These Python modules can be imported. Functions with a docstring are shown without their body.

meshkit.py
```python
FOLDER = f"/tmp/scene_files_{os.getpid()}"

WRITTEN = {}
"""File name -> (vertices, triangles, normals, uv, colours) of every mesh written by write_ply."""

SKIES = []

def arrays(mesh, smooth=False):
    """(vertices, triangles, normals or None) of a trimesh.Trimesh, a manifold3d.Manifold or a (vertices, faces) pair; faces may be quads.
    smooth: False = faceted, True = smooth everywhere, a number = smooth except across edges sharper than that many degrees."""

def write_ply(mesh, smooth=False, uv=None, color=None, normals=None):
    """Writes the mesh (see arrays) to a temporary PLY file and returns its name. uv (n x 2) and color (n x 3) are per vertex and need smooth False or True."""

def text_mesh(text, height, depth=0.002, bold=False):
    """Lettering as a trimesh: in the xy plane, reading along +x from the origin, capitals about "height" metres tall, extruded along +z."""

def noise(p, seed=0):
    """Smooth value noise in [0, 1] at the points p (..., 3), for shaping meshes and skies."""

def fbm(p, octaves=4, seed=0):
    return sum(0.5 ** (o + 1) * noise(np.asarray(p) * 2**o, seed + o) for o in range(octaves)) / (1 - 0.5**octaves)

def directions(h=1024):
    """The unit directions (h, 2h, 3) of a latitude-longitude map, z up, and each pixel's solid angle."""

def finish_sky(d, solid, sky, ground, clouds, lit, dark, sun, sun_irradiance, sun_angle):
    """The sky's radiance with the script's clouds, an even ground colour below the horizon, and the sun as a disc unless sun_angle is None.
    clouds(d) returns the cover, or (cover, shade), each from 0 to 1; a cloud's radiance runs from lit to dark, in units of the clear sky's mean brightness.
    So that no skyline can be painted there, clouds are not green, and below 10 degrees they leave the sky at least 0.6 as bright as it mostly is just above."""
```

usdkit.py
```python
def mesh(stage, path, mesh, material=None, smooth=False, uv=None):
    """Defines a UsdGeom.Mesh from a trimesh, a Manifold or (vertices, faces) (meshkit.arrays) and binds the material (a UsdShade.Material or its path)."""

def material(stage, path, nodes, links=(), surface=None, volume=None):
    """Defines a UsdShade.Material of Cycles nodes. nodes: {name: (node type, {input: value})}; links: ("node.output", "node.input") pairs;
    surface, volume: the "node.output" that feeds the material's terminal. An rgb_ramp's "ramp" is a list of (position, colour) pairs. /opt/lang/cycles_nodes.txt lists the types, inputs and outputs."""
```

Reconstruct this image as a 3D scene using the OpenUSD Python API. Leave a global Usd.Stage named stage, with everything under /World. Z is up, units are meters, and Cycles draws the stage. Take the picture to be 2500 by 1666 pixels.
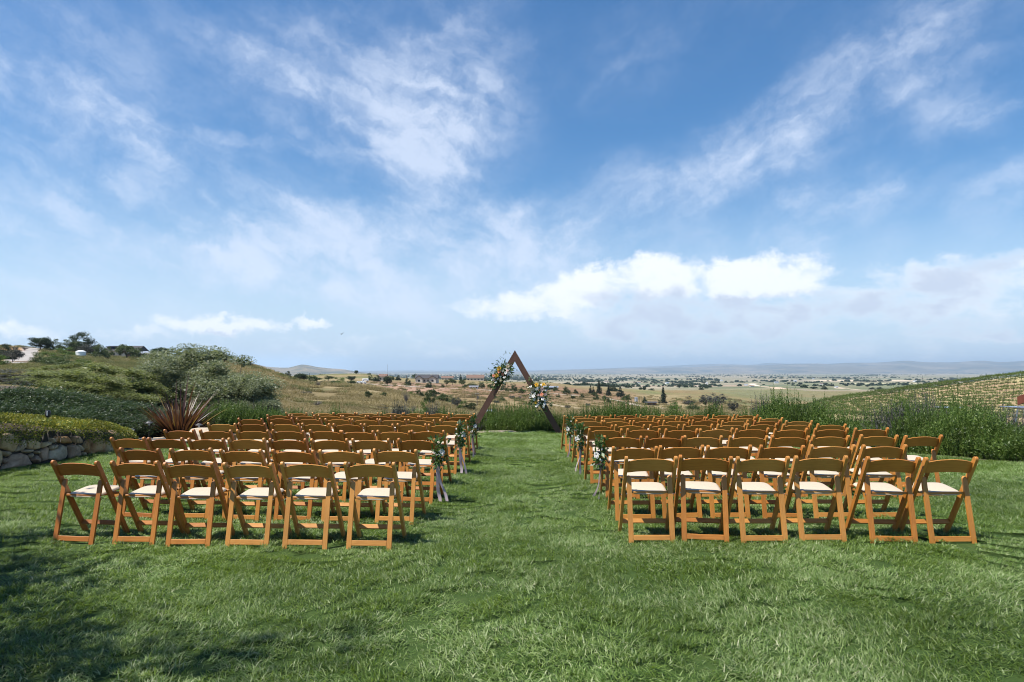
# Wooden folding chairs set out for a wedding on a hilltop lawn above a dry farmed valley.
import math, random
import numpy as np, trimesh, usdkit, meshkit
from shapely.geometry import Polygon, Point
from shapely import contains_xy
from scipy.sparse import coo_matrix
from scipy.sparse.csgraph import connected_components
from pxr import Usd, UsdGeom, UsdLux, UsdShade, Gf, Sdf, Vt

EXPOSURE, SUN_INT, SKY_STR = 0.80, 1.15, 0.075
SKY_SAT, SKY_VAL = 1.34, 1.10
CLOUD_WHITE, CIRRUS_COL, CLOUD_GREY, HORIZON = (8.3, 8.6, 9.1), (6.3, 7.0, 8.4), (5.0, 5.7, 7.0), (5.0, 6.3, 8.0)
HAZE, HAZE_COL = 6.0e-5, (.66, .84, 1.0)

stage = Usd.Stage.CreateInMemory()
UsdGeom.SetStageUpAxis(stage, 'Z')
World = UsdGeom.Xform.Define(stage, '/World')
stage.SetDefaultPrim(World.GetPrim())
PI = math.pi

# ------------------------------------------------------------------ camera
EYE, FPX, HOR = 1.55, 1667.0, 907.0          # eye height; focal length and horizon in units of a 2500-wide picture
PITCH = math.atan((HOR - 833.0) / FPX)
cam = UsdGeom.Camera.Define(stage, '/World/camera')
cam.CreateHorizontalApertureAttr(36.0); cam.CreateVerticalApertureAttr(24.0)
cam.CreateFocalLengthAttr(36.0 * FPX / 2500.0)
cam.CreateClippingRangeAttr(Gf.Vec2f(0.1, 120000.0))
cam.AddTranslateOp().Set(Gf.Vec3d(0, 0, EYE))
cam.AddRotateXOp().Set(90.0 + math.degrees(PITCH))
cam.CreateExposureAttr(EXPOSURE)

# ------------------------------------------------------------------ sun and sky
SUN = np.array([-0.44, -0.21, 0.0]); SUN[2] = math.tan(math.radians(60)) * math.hypot(*SUN[:2]); SUN /= np.linalg.norm(SUN)
SUN_EL, SUN_ROT = math.asin(SUN[2]), math.atan2(SUN[0], SUN[1])
sun = UsdLux.DistantLight.Define(stage, '/World/sun')
sun.CreateIntensityAttr(SUN_INT); sun.CreateAngleAttr(0.55); sun.CreateNormalizeAttr(True)
sun.CreateColorAttr(Gf.Vec3f(1.0, 0.955, 0.88))
_z = Gf.Vec3d(*map(float, SUN)); _x = Gf.Cross(Gf.Vec3d(0, 1, 0), _z).GetNormalized(); _y = Gf.Cross(_z, _x)
sun.AddTransformOp().Set(Gf.Matrix4d(_x[0], _x[1], _x[2], 0, _y[0], _y[1], _y[2], 0, _z[0], _z[1], _z[2], 0, 0, 0, 0, 1))

def view_dir(u, v):
    """Direction of a picture point as (azimuth from +y, elevation), radians."""
    a, b = (u - 1250.0) / FPX, (833.0 - v) / FPX
    d = np.array([a, math.cos(PITCH) - b * math.sin(PITCH), math.sin(PITCH) + b * math.cos(PITCH)])
    d /= np.linalg.norm(d)
    return math.atan2(d[0], d[1]), math.asin(d[2])

# cirrus and cumulus banks of the day: (u, v, half-width, half-height, tilt degrees, strength)
CIRRUS = [(920, 225, 560, 250, 22, .60), (700, 180, 330, 70, 22, .30), (1120, 110, 240, 430, 14, .48), (1100, 310, 330, 170, 8, .42), (980, 420, 420, 120, 20, .42),
          (1150, 490, 190, 90, 25, .34), (40, 500, 1050, 560, 10, .66), (300, 150, 900, 330, 6, .36), (40, 155, 130, 36, 14, .40), (290, 270, 390, 70, 20, .40),
          (640, 347, 220, 26, 4, .35), (750, 520, 190, 34, 28, .42), (1060, 640, 700, 190, 3, .78), (590, 655, 420, 84, 12, .50), (760, 560, 800, 200, 8, .30),
          (560, 640, 330, 34, 10, .30), (900, 725, 560, 90, 12, .56), (1340, 600, 260, 150, -8, .60), (1000, 560, 600, 300, 0, .15),
          (1960, 310, 700, 150, -20, .52), (2300, 160, 640, 180, -24, .36), (1820, 350, 330, 110, -12, .42), (1470, 430, 220, 80, -18, .42), (1420, 520, 260, 60, -8, .30),
          (1700, 440, 290, 110, -8, .50), (2040, 455, 320, 120, 0, .36), (1880, 575, 560, 130, -8, .56), (2440, 460, 220, 110, -30, .56), (2480, 230, 200, 60, -20, .35),
          (2350, 290, 210, 80, -14, .44), (1282, 500, 80, 48, 0, .62), (1540, 120, 620, 170, -10, .30), (2200, 60, 700, 150, -18, .34), (1540, 545, 260, 70, -12, .44), (2200, 620, 600, 90, 0, .4), (2300, 380, 400, 120, -20, .16)]
CUMULUS = [(1440, 705, 330, 90, -10, 1.0), (1600, 690, 230, 110, 0, 1.0), (1850, 685, 330, 100, 2, 1.1), (1300, 748, 320, 62, 0, .80), (1700, 780, 700, 140, 0, .74),
           (2300, 715, 640, 150, -4, .74), (2150, 690, 330, 90, -4, .5), (2000, 850, 1000, 90, 0, .42), (540, 792, 260, 46, 0, .95), (330, 812, 160, 36, 0, .6), (50, 805, 190, 40, 0, .8),
           (750, 790, 110, 30, 0, .75), (1690, 857, 240, 24, -3, .5), (2060, 845, 130, 22, 0, .5), (2420, 825, 230, 34, 0, .6), (900, 850, 900, 60, 0, .38), (2230, 820, 600, 36, 0, .5), (1290, 720, 200, 60, 0, .4)]
SHADE = [(1600, 770, 220, 130, 0, .75), (1760, 810, 560, 120, 0, 1.0), (2260, 720, 420, 100, -3, .85), (2350, 810, 620, 60, 0, .7), (1850, 735, 210, 36, 0, .55), (550, 816, 260, 20, 0, .7), (2430, 640, 260, 36, -4, .6), (1500, 720, 120, 50, 0, .5)]

def sky_material():
    N, Lk = {}, []
    def node(name, kind, inputs=None, **links):
        N[name] = (kind, inputs or {})
        for k, s in links.items():
            Lk.append((s, name + '.' + k))
        return name
    node('tc', 'texture_coordinate'); node('sep', 'separate_xyz', vector='tc.generated')
    node('az', 'math', {'math_type': 'arctan2'}, value1='sep.x', value2='sep.y')
    node('el', 'math', {'math_type': 'arcsine'}, value1='sep.z')
    node('ae', 'combine_xyz', x='az.value', y='el.value')
    # bend the banks' outlines with noise
    node('wn', 'noise_texture', {'scale': 6.0, 'detail': 3.0, 'roughness': .5}, vector='ae.vector')
    node('wsub', 'vector_math', {'math_type': 'subtract', 'vector2': (.5, .5, .5)}, vector1='wn.color')
    node('wsc', 'vector_math', {'math_type': 'scale', 'scale': .055}, vector1='wsub.vector')
    node('wn2', 'noise_texture', {'scale': 38.0, 'detail': 6.0, 'roughness': .62}, vector='ae.vector')
    node('wsub2', 'vector_math', {'math_type': 'subtract', 'vector2': (.5, .5, .5)}, vector1='wn2.color')
    node('wsc2', 'vector_math', {'math_type': 'scale', 'scale': .05}, vector1='wsub2.vector')
    node('cae', 'vector_math', {'math_type': 'add'}, vector1='ae.vector', vector2='wsc2.vector')
    node('wae', 'vector_math', {'math_type': 'multiply_add', 'vector2': (.6, .6, .6)}, vector1='wsc2.vector', vector3='wae0.vector')
    node('wae0', 'vector_math', {'math_type': 'add'}, vector1='ae.vector', vector2='wsc.vector')
    def bank(tag, spots, src):
        last = None
        for i, (u, v, ru, rv, rot, s) in enumerate(spots):
            a, e = view_dir(u, v)
            sx, sy = ru / FPX * math.cos(a) ** 2, rv / FPX * math.cos(a)
            r = math.radians(-rot)
            # mapping 'texture' is the inverse transform: (p - loc) rotated by -r, divided by scale
            m = node(f'{tag}m{i}', 'mapping', {'mapping_type': 'texture', 'location': (a, e, 0), 'rotation': (0, 0, r), 'scale': (sx, sy, 1)}, vector=src)
            g = node(f'{tag}g{i}', 'gradient_texture', {'gradient_type': 'spherical'}, vector=m + '.vector')
            sm = node(f'{tag}s{i}', 'map_range', {'range_type': 'smoothstep', 'from_min': 0.0, 'from_max': 0.85, 'to_min': 0.0, 'to_max': s, 'clamp': True}, value=g + '.fac')
            if last is None:
                last = sm + '.result'
            else:
                n = node(f'{tag}a{i}', 'math', {'math_type': 'maximum' if tag == 'k' else 'add'}, value1=last, value2=sm + '.result')
                last = n + '.value'
        return last
    ci, cu, sh = bank('c', CIRRUS, 'wae.vector'), bank('k', CUMULUS, 'cae.vector'), bank('h', SHADE, 'cae.vector')
    # cirrus fibres: stretched noise, direction bent slowly
    for sd, rot in (('l', .40), ('r', -.38)):       # fibres fall to the right on the left, rise to the right on the right
        node('fr' + sd, 'mapping', {'mapping_type': 'point', 'rotation': (0, 0, rot)}, vector='wae.vector')
        node('fm' + sd, 'mapping', {'mapping_type': 'point', 'scale': (5.5, 16.0, 1.0)}, vector='fr' + sd + '.vector')
        node('fn' + sd, 'noise_texture', {'scale': 1.7, 'detail': 10.0, 'roughness': .57, 'distortion': .25}, vector='fm' + sd + '.vector')
    node('fside', 'map_range', {'range_type': 'smoothstep', 'from_min': -.12, 'from_max': .16, 'to_min': 0.0, 'to_max': 1.0, 'clamp': True}, value='az.value')
    node('fn', 'mix_float', {}, fac='fside.result', a='fnl.fac', b='fnr.fac')
    node('fr', 'map_range', {'range_type': 'smoothstep', 'from_min': .28, 'from_max': .75, 'to_min': .42, 'to_max': 1.08, 'clamp': True}, value='fn.result')
    node('bn', 'noise_texture', {'scale': 8.5, 'detail': 9.0, 'roughness': .62}, vector='wae.vector')       # the veil breaks up
    node('br', 'map_range', {'range_type': 'smoothstep', 'from_min': .34, 'from_max': .66, 'to_min': .45, 'to_max': 1.25, 'clamp': True}, value='bn.fac')
    node('cirrus_by_fibre', 'math', {'math_type': 'multiply'}, value1=ci, value2='fr.result')
    node('cm', 'math', {'math_type': 'multiply'}, value1='cirrus_by_fibre.value', value2='br.result')
    node('gm', 'mapping', {'mapping_type': 'point', 'location': (3.1, 1.7, 0), 'scale': (2.2, 4.5, 1.0)}, vector='ae.vector')
    node('gn', 'noise_texture', {'scale': 1.3, 'detail': 8.0, 'roughness': .6, 'distortion': .8}, vector='gm.vector')
    node('gr', 'map_range', {'range_type': 'smoothstep', 'from_min': .46, 'from_max': .85, 'to_min': 0.0, 'to_max': .30, 'clamp': True}, value='gn.fac')
    node('cs', 'math', {'math_type': 'add'}, value1='cm.value', value2='gr.result')
    node('cc', 'map_range', {'range_type': 'smoothstep', 'from_min': -.08, 'from_max': 1.30, 'to_min': 0.0, 'to_max': .74, 'clamp': True}, value='cs.value')
    # cumulus: puffy edge
    node('pn', 'noise_texture', {'scale': 15.0, 'detail': 9.0, 'roughness': .6, 'distortion': .3}, vector='pmap.vector')
    node('pmap', 'mapping', {'mapping_type': 'point', 'scale': (1.0, 1.9, 1.0)}, vector='ae.vector')
    node('pr', 'map_range', {'from_min': .3, 'from_max': .7, 'to_min': -.34, 'to_max': .34, 'clamp': True}, value='pn.fac')
    node('pa', 'math', {'math_type': 'add'}, value1=cu, value2='pr.result')
    node('pc', 'map_range', {'range_type': 'smoothstep', 'from_min': .27, 'from_max': .92, 'to_min': 0.0, 'to_max': .95, 'clamp': True}, value='pa.value')
    # below the skyline nothing but air
    node('sha', 'math', {'math_type': 'add'}, value1=sh, value2='prs.result')
    node('prs', 'map_range', {'from_min': .3, 'from_max': .7, 'to_min': -.45, 'to_max': .30, 'clamp': True}, value='pn.fac')
    node('shc', 'map_range', {'range_type': 'smoothstep', 'from_min': .1, 'from_max': 1.0, 'to_min': 0.0, 'to_max': 1.0, 'clamp': True}, value='sha.value')
    node('shm', 'math', {'math_type': 'multiply'}, value1='shc.result', value2='pc.result')
    w, g = CLOUD_WHITE, CLOUD_GREY
    node('ccol', 'mix_color', {'blend_type': 'mix', 'a': w, 'b': g, 'use_clamp': False}, fac='shm.value', )
    # thin pale air low down
    node('hz', 'map_range', {'range_type': 'smoothstep', 'from_min': -.03, 'from_max': .27, 'to_min': .92, 'to_max': 0.0, 'clamp': True}, value='el.value')
    node('sky', 'sky_texture', {'sky_type': 'single_scattering', 'sun_disc': False, 'sun_elevation': SUN_EL, 'sun_rotation': SUN_ROT, 'altitude': 250.0, 'air_density': 1.0, 'aerosol_density': .6, 'ozone_density': 2.2})
    node('skyc', 'hsv', {'hue': .5, 'saturation': SKY_SAT, 'value': SKY_VAL, 'fac': 1.0}, color='sky.color')
    node('skyh', 'mix_color', {'blend_type': 'mix', 'b': HORIZON}, a='skyc.color', fac='hz.result')
    node('veil', 'mix_color', {'blend_type': 'mix', 'b': CIRRUS_COL}, a='skyh.result', fac='cc.result')
    node('fin', 'mix_color', {'blend_type': 'mix'}, a='veil.result', b='ccol.result', fac='pc.result')
    node('bg', 'background_shader', {'strength': SKY_STR}, color='fin.result')
    return usdkit.material(stage, '/World/Looks/sky_air', N, Lk, surface='bg.background')

UsdGeom.Scope.Define(stage, '/World/Looks')
dome = UsdLux.DomeLight.Define(stage, '/World/sky')
dome.GetPrim().SetCustomDataByKey('kind', 'structure')
dome.GetPrim().SetCustomDataByKey('label', 'blue sky with drifting cirrus and a low bank of white cumulus')
UsdShade.MaterialBindingAPI.Apply(dome.GetPrim()).Bind(sky_material())

# ------------------------------------------------------------------ helpers
USED = {}
def free(path):
    """The path, with _001, _002 ... when it is taken."""
    n = USED.get(path, -1) + 1
    USED[path] = n
    return path if n == 0 else '%s_%03d' % (path, n)

def tag(prim, label=None, category=None, group=None, kind=None):
    for k, x in (('label', label), ('category', category), ('group', group), ('kind', kind)):
        if x:
            prim.SetCustomDataByKey(k, x)
    return prim

def place(prim, loc=(0, 0, 0), rz=0.0, scale=None, tilt=None):
    x = UsdGeom.Xformable(prim)
    x.AddTranslateOp().Set(Gf.Vec3d(*map(float, loc)))
    if rz:
        x.AddRotateZOp().Set(float(rz))
    if tilt is not None:
        x.AddRotateXOp().Set(float(tilt[0])); x.AddRotateYOp().Set(float(tilt[1]))
    if scale is not None:
        s = (scale,) * 3 if np.ndim(scale) == 0 else scale
        x.AddScaleOp().Set(Gf.Vec3f(*map(float, s)))
    return prim

def thing(name, label, category, loc=(0, 0, 0), rz=0.0, group=None, kind=None, scale=None, tilt=None):
    p = UsdGeom.Xform.Define(stage, free('/World/' + name)).GetPrim()
    tag(p, label, category, group, kind)
    return place(p, loc, rz, scale, tilt)

LEAFY = {'lawn_blade'}
def leaf_tones(prim, f, n):
    """One random tone for each leaf, as an attribute of the mesh."""
    f = np.asarray(f); e = np.vstack([f[:, :2], f[:, 1:3]])
    k, lab = connected_components(coo_matrix((np.ones(len(e), bool), (e[:, 0], e[:, 1])), shape=(n, n)), False)
    tone = np.random.default_rng(k).random(k)[lab]
    UsdGeom.PrimvarsAPI(prim).CreatePrimvar('leaf_tone', Sdf.ValueTypeNames.FloatArray, 'vertex').Set(Vt.FloatArray.FromNumpy(tone.astype(np.float32)))

def obj(name, mesh, mat, parent=None, smooth=False):
    base = '/World' if parent is None else str(parent.GetPath())
    p = usdkit.mesh(stage, free(base + '/' + name), mesh, '/World/Looks/' + mat, smooth).GetPrim()
    if mat in LEAFY:
        leaf_tones(p, mesh[1] if np.shape(mesh[1])[1] == 3 else np.vstack([np.asarray(mesh[1])[:, :3], np.asarray(mesh[1])[:, [0, 2, 3]]]), len(mesh[0]))
    return p

KINDS = stage.CreateClassPrim('/World/Patterns')
def pattern(name):
    return UsdGeom.Xform.Define(stage, free('/World/Patterns/' + name)).GetPrim()

def copy(pat, name, label, category, loc, rz=0.0, group=None, scale=None, tilt=None, parent=None):
    base = '/World' if parent is None else str(parent.GetPath())
    p = UsdGeom.Xform.Define(stage, free(base + '/' + name)).GetPrim()
    p.GetReferences().AddInternalReference(pat.GetPath()); p.SetInstanceable(True)
    if parent is None:
        tag(p, label, category, group)
    return place(p, loc, rz, scale, tilt)

def scatter(name, pats, where, turn, size, which, label=None, category=None, parent=None, kind='stuff'):
    """One PointInstancer. where (n,3), turn (n,4) quaternions w,x,y,z, size (n,) or (n,3), which (n,)."""
    base = '/World' if parent is None else str(parent.GetPath())
    pi = UsdGeom.PointInstancer.Define(stage, free(base + '/' + name))
    kids = []
    for i, (mesh, mat, smooth) in enumerate(pats):
        p = usdkit.mesh(stage, '%s/Sources/source_%03d' % (pi.GetPath(), i), mesh, '/World/Looks/' + mat, smooth).GetPrim(); kids.append(p.GetPath())
        if mat in LEAFY:
            leaf_tones(p, mesh[1], len(mesh[0]))
    pi.CreatePrototypesRel().SetTargets(kids)
    n = len(where)
    pi.CreateProtoIndicesAttr(Vt.IntArray.FromNumpy(np.asarray(which, np.int32)))
    pi.CreatePositionsAttr(Vt.Vec3fArray.FromNumpy(np.ascontiguousarray(where, np.float32)))
    q = np.asarray(turn, float); q = q / np.linalg.norm(q, axis=1, keepdims=True)
    pi.CreateOrientationsAttr(Vt.QuathArray([Gf.Quath(float(a), float(b), float(c), float(d)) for a, b, c, d in q]))
    s = np.asarray(size, float)
    s = np.repeat(s[:, None], 3, 1) if s.ndim == 1 else s
    pi.CreateScalesAttr(Vt.Vec3fArray.FromNumpy(np.ascontiguousarray(s, np.float32)))
    return tag(pi.GetPrim(), label, category, None, kind)

def zturn(a):
    a = np.asarray(a, float)
    return np.stack([np.cos(a / 2), 0 * a, 0 * a, np.sin(a / 2)], 1)

def qmul(p, q):
    w1, x1, y1, z1 = p.T; w2, x2, y2, z2 = q.T
    return np.stack([w1*w2-x1*x2-y1*y2-z1*z2, w1*x2+x1*w2+y1*z2-z1*y2, w1*y2-x1*z2+y1*w2+z1*x2, w1*z2+x1*y2-y1*x2+z1*w2], 1)

class MB:
    """Collects shapes into one mesh."""
    def __init__(self):
        self.v, self.f, self.n = [], [], 0
    def add(self, v, f):
        v, f = np.asarray(v, float), np.asarray(f, int)
        if f.shape[1] == 4:
            f = np.vstack([f[:, [0, 1, 2]], f[:, [0, 2, 3]]])
        self.v.append(v); self.f.append(f + self.n); self.n += len(v)
        return self
    def tri(self, m, T=None):
        v = np.asarray(m.vertices)
        if T is not None:
            v = v @ T[:3, :3].T + T[:3, 3]
        return self.add(v, m.faces)
    def box(self, c, s, rz=0.0, rx=0.0, bevel=0.0):
        h = np.array(s, float) / 2
        if bevel:
            pts = []
            for i, j, k in np.ndindex(2, 2, 2):
                sg = np.array([2*i-1, 2*j-1, 2*k-1], float)
                for a in range(3):
                    p = h - bevel; p[a] = h[a]
                    pts.append(p * sg)
            m = trimesh.convex.convex_hull(np.array(pts)); v, f = np.array(m.vertices), m.faces
        else:
            v = np.array([[x, y, z] for x in (-1, 1) for y in (-1, 1) for z in (-1, 1)], float) * h
            f = np.array([[0, 1, 3], [0, 3, 2], [4, 6, 7], [4, 7, 5], [0, 4, 5], [0, 5, 1], [2, 3, 7], [2, 7, 6], [0, 2, 6], [0, 6, 4], [1, 5, 7], [1, 7, 3]])
        if rx:
            v = v @ np.array([[1, 0, 0], [0, math.cos(rx), math.sin(rx)], [0, -math.sin(rx), math.cos(rx)]])
        if rz:
            v = v @ np.array([[math.cos(rz), math.sin(rz), 0], [-math.sin(rz), math.cos(rz), 0], [0, 0, 1]])
        return self.add(v + np.array(c, float), f)
    def tube(self, pts, r, sides=6, caps=True):
        p = np.asarray(pts, float); n = len(p); r = np.broadcast_to(r, (n,))
        t = np.gradient(p, axis=0); t /= np.linalg.norm(t, axis=1, keepdims=True) + 1e-9
        ref = np.array([0, 0, 1.0]) if abs(t[:, 2]).mean() < .8 else np.array([1.0, 0, 0])
        a = np.cross(t, ref); a /= np.linalg.norm(a, axis=1, keepdims=True) + 1e-9
        b = np.cross(t, a); th = np.arange(sides) * 2 * PI / sides
        v = (p[:, None] + r[:, None, None] * (np.cos(th)[None, :, None] * a[:, None] + np.sin(th)[None, :, None] * b[:, None])).reshape(-1, 3)
        i, j = np.meshgrid(np.arange(n - 1), np.arange(sides), indexing='ij')
        f = np.stack([i*sides+j, i*sides+(j+1) % sides, (i+1)*sides+(j+1) % sides, (i+1)*sides+j], -1).reshape(-1, 4)[:, ::-1]
        f = np.vstack([f[:, [0, 1, 2]], f[:, [0, 2, 3]]])
        if caps:
            v = np.vstack([v, p[:1], p[-1:]]); k = n * sides
            j = np.arange(sides); j1 = (j + 1) % sides; o = (n - 1) * sides
            f = np.vstack([f, np.stack([j * 0 + k, j, j1], 1), np.stack([j * 0 + k + 1, o + j1, o + j], 1)])
        return self.add(v, f)
    def lathe(self, prof, c=(0, 0, 0), sides=16):
        prof = np.asarray(prof, float); th = np.arange(sides) * 2 * PI / sides
        v = np.stack([prof[:, None, 0] * np.cos(th), prof[:, None, 0] * np.sin(th), np.broadcast_to(prof[:, None, 1], (len(prof), sides))], -1).reshape(-1, 3)
        i, j = np.meshgrid(np.arange(len(prof) - 1), np.arange(sides), indexing='ij')
        f = np.stack([i*sides+j, i*sides+(j+1) % sides, (i+1)*sides+(j+1) % sides, (i+1)*sides+j], -1).reshape(-1, 4)
        return self.add(v + np.array(c, float), f)
    def prism(self, poly, y0, y1, axes='xz'):
        """Polygon in the xz (or xy, yz) plane pushed along the third axis."""
        m = trimesh.creation.extrude_polygon(Polygon(poly), y1 - y0, engine='earcut')
        v = np.array(m.vertices); v[:, 2] += y0
        order = {'xz': (0, 2, 1), 'xy': (0, 1, 2), 'yz': (2, 0, 1)}[axes]
        w = v[:, order]
        f = m.faces if axes != 'xz' else m.faces[:, ::-1]
        return self.add(w, f)
    @property
    def mesh(self):
        return np.vstack(self.v), np.vstack(self.f)

def frame(d, rng, roll=True):
    """Unit side and normal vectors for directions d (n,3)."""
    d = d / (np.linalg.norm(d, axis=1, keepdims=True) + 1e-9)
    r = rng.normal(size=d.shape) if roll else np.tile([0, 0, 1.0], (len(d), 1))
    s = np.cross(d, r); s /= np.linalg.norm(s, axis=1, keepdims=True) + 1e-9
    return d, s, np.cross(s, d)

def leaf_quads(c, d, L, W, rng, fold=.0):
    """Pointed leaves: base at c, along d. Two triangles each."""
    d, s, n = frame(d, rng)
    L, W = np.broadcast_to(L, (len(c),))[:, None], np.broadcast_to(W, (len(c),))[:, None]
    v = np.stack([c, c + d * L * .45 + s * W / 2 + n * W * fold, c + d * L, c + d * L * .45 - s * W / 2 + n * W * fold], 1).reshape(-1, 3)
    i = np.arange(len(c))[:, None] * 4
    return v, np.vstack([i + [0, 1, 2], i + [0, 2, 3]])

def blades(c, az, lean, L, W, rng, seg=3, curl=.6):
    """Grass or strap leaves: tapering strips from c, leaning along az."""
    n = len(c); t = np.linspace(0, 1, seg + 1)
    a = lean[:, None] + curl * np.broadcast_to(L, (n,))[:, None] / np.mean(L) * t[None, :] ** 1.5
    step = np.broadcast_to(L, (n,))[:, None] / seg
    h = np.concatenate([np.zeros((n, 1)), np.cumsum(np.sin(a[:, 1:]) * step, 1)], 1)
    z = np.concatenate([np.zeros((n, 1)), np.cumsum(np.cos(a[:, 1:]) * step, 1)], 1)
    p = c[:, None, :] + np.stack([h * np.cos(az)[:, None], h * np.sin(az)[:, None], z], -1)
    ra = az + PI / 2 + rng.normal(0, .5, n)
    side = np.stack([np.cos(ra), np.sin(ra), 0 * ra], -1)[:, None, :] * (np.broadcast_to(W, (n,))[:, None] * (1 - t[None, :] ** 1.6) / 2)[:, :, None]
    l, r = p - side, p + side
    v = np.concatenate([l[:, :-1], r[:, :-1], p[:, -1:]], 1)
    m = 2 * seg + 1
    q = []
    for k in range(seg - 1):
        q += [[k, seg + k, seg + k + 1], [k, seg + k + 1, k + 1]]
    q += [[seg - 1, 2 * seg - 1, 2 * seg]]
    f = (np.arange(n)[:, None, None] * m + np.array(q)[None]).reshape(-1, 3)
    return v.reshape(-1, 3), f

# ------------------------------------------------------------------ materials
def looks(name, nodes, links, surface='p.BSDF', volume=None):
    return usdkit.material(stage, '/World/Looks/' + name, nodes, links, surface=surface, volume=volume)

def plain(name, col, rough=.6, spec=.5, metal=0.0, vary=.12, scale=9.0, bump=0.0, coat=0.0):
    c = np.array(col, float)
    n = {'tc': ('texture_coordinate', {}), 'n': ('noise_texture', {'scale': scale, 'detail': 5.0, 'roughness': .6}),
         'r': ('rgb_ramp', {'ramp': [(.25, tuple(c * (1 - vary))), (.75, tuple(np.minimum(c * (1 + vary), 1)))]}),
         'p': ('principled_bsdf', {'roughness': rough, 'specular_ior_level': spec, 'metallic': metal, 'coat_weight': coat})}
    l = [('tc.object', 'n.vector'), ('n.fac', 'r.fac'), ('r.color', 'p.base_color')]
    if bump:
        n['b'] = ('bump', {'strength': bump, 'distance': .02}); l += [('n.fac', 'b.height'), ('b.normal', 'p.normal')]
    return looks(name, n, l)

def leafy(name, cols, rough=.45, spec=.4, trans=.35, tcol=None, patch_scale=.5, swing=(.62, 1.3)):
    """Leaves: colour by leaf, by clump (world noise), light through them. cols: list of colours."""
    stops = [(i / max(1, len(cols) - 1), c) for i, c in enumerate(cols)]
    tcol = tcol or tuple(np.minimum(np.mean(cols, 0) * np.array([1.5, 1.6, .8]), 1))
    LEAFY.add(name)
    n = {'g': ('geometry', {}), 'lt': ('attribute', {'attribute': 'leaf_tone'}), 'r': ('rgb_ramp', {'ramp': stops}), 'n': ('noise_texture', {'scale': patch_scale, 'detail': 4.0, 'roughness': .6}),
         'mr': ('map_range', {'from_min': .35, 'from_max': .65, 'to_min': swing[0], 'to_max': swing[1]}),
         'hs': ('hsv', {'hue': .5, 'saturation': 1.0, 'fac': 1.0}),
         'p': ('principled_bsdf', {'roughness': rough, 'specular_ior_level': spec}), 't': ('translucent_bsdf', {}),
         'tm': ('mix_color', {'blend_type': 'mix', 'fac': .6, 'b': tcol}), 'm': ('mix_closure', {'fac': trans})}
    l = [('lt.fac', 'r.fac'), ('g.position', 'n.vector'), ('n.fac', 'mr.value'), ('r.color', 'hs.color'), ('mr.result', 'hs.value'), ('hs.color', 'p.base_color'),
         ('hs.color', 'tm.a'), ('tm.result', 't.color'), ('p.BSDF', 'm.closure1'), ('t.BSDF', 'm.closure2')]
    return looks(name, n, l, surface='m.closure')

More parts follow.
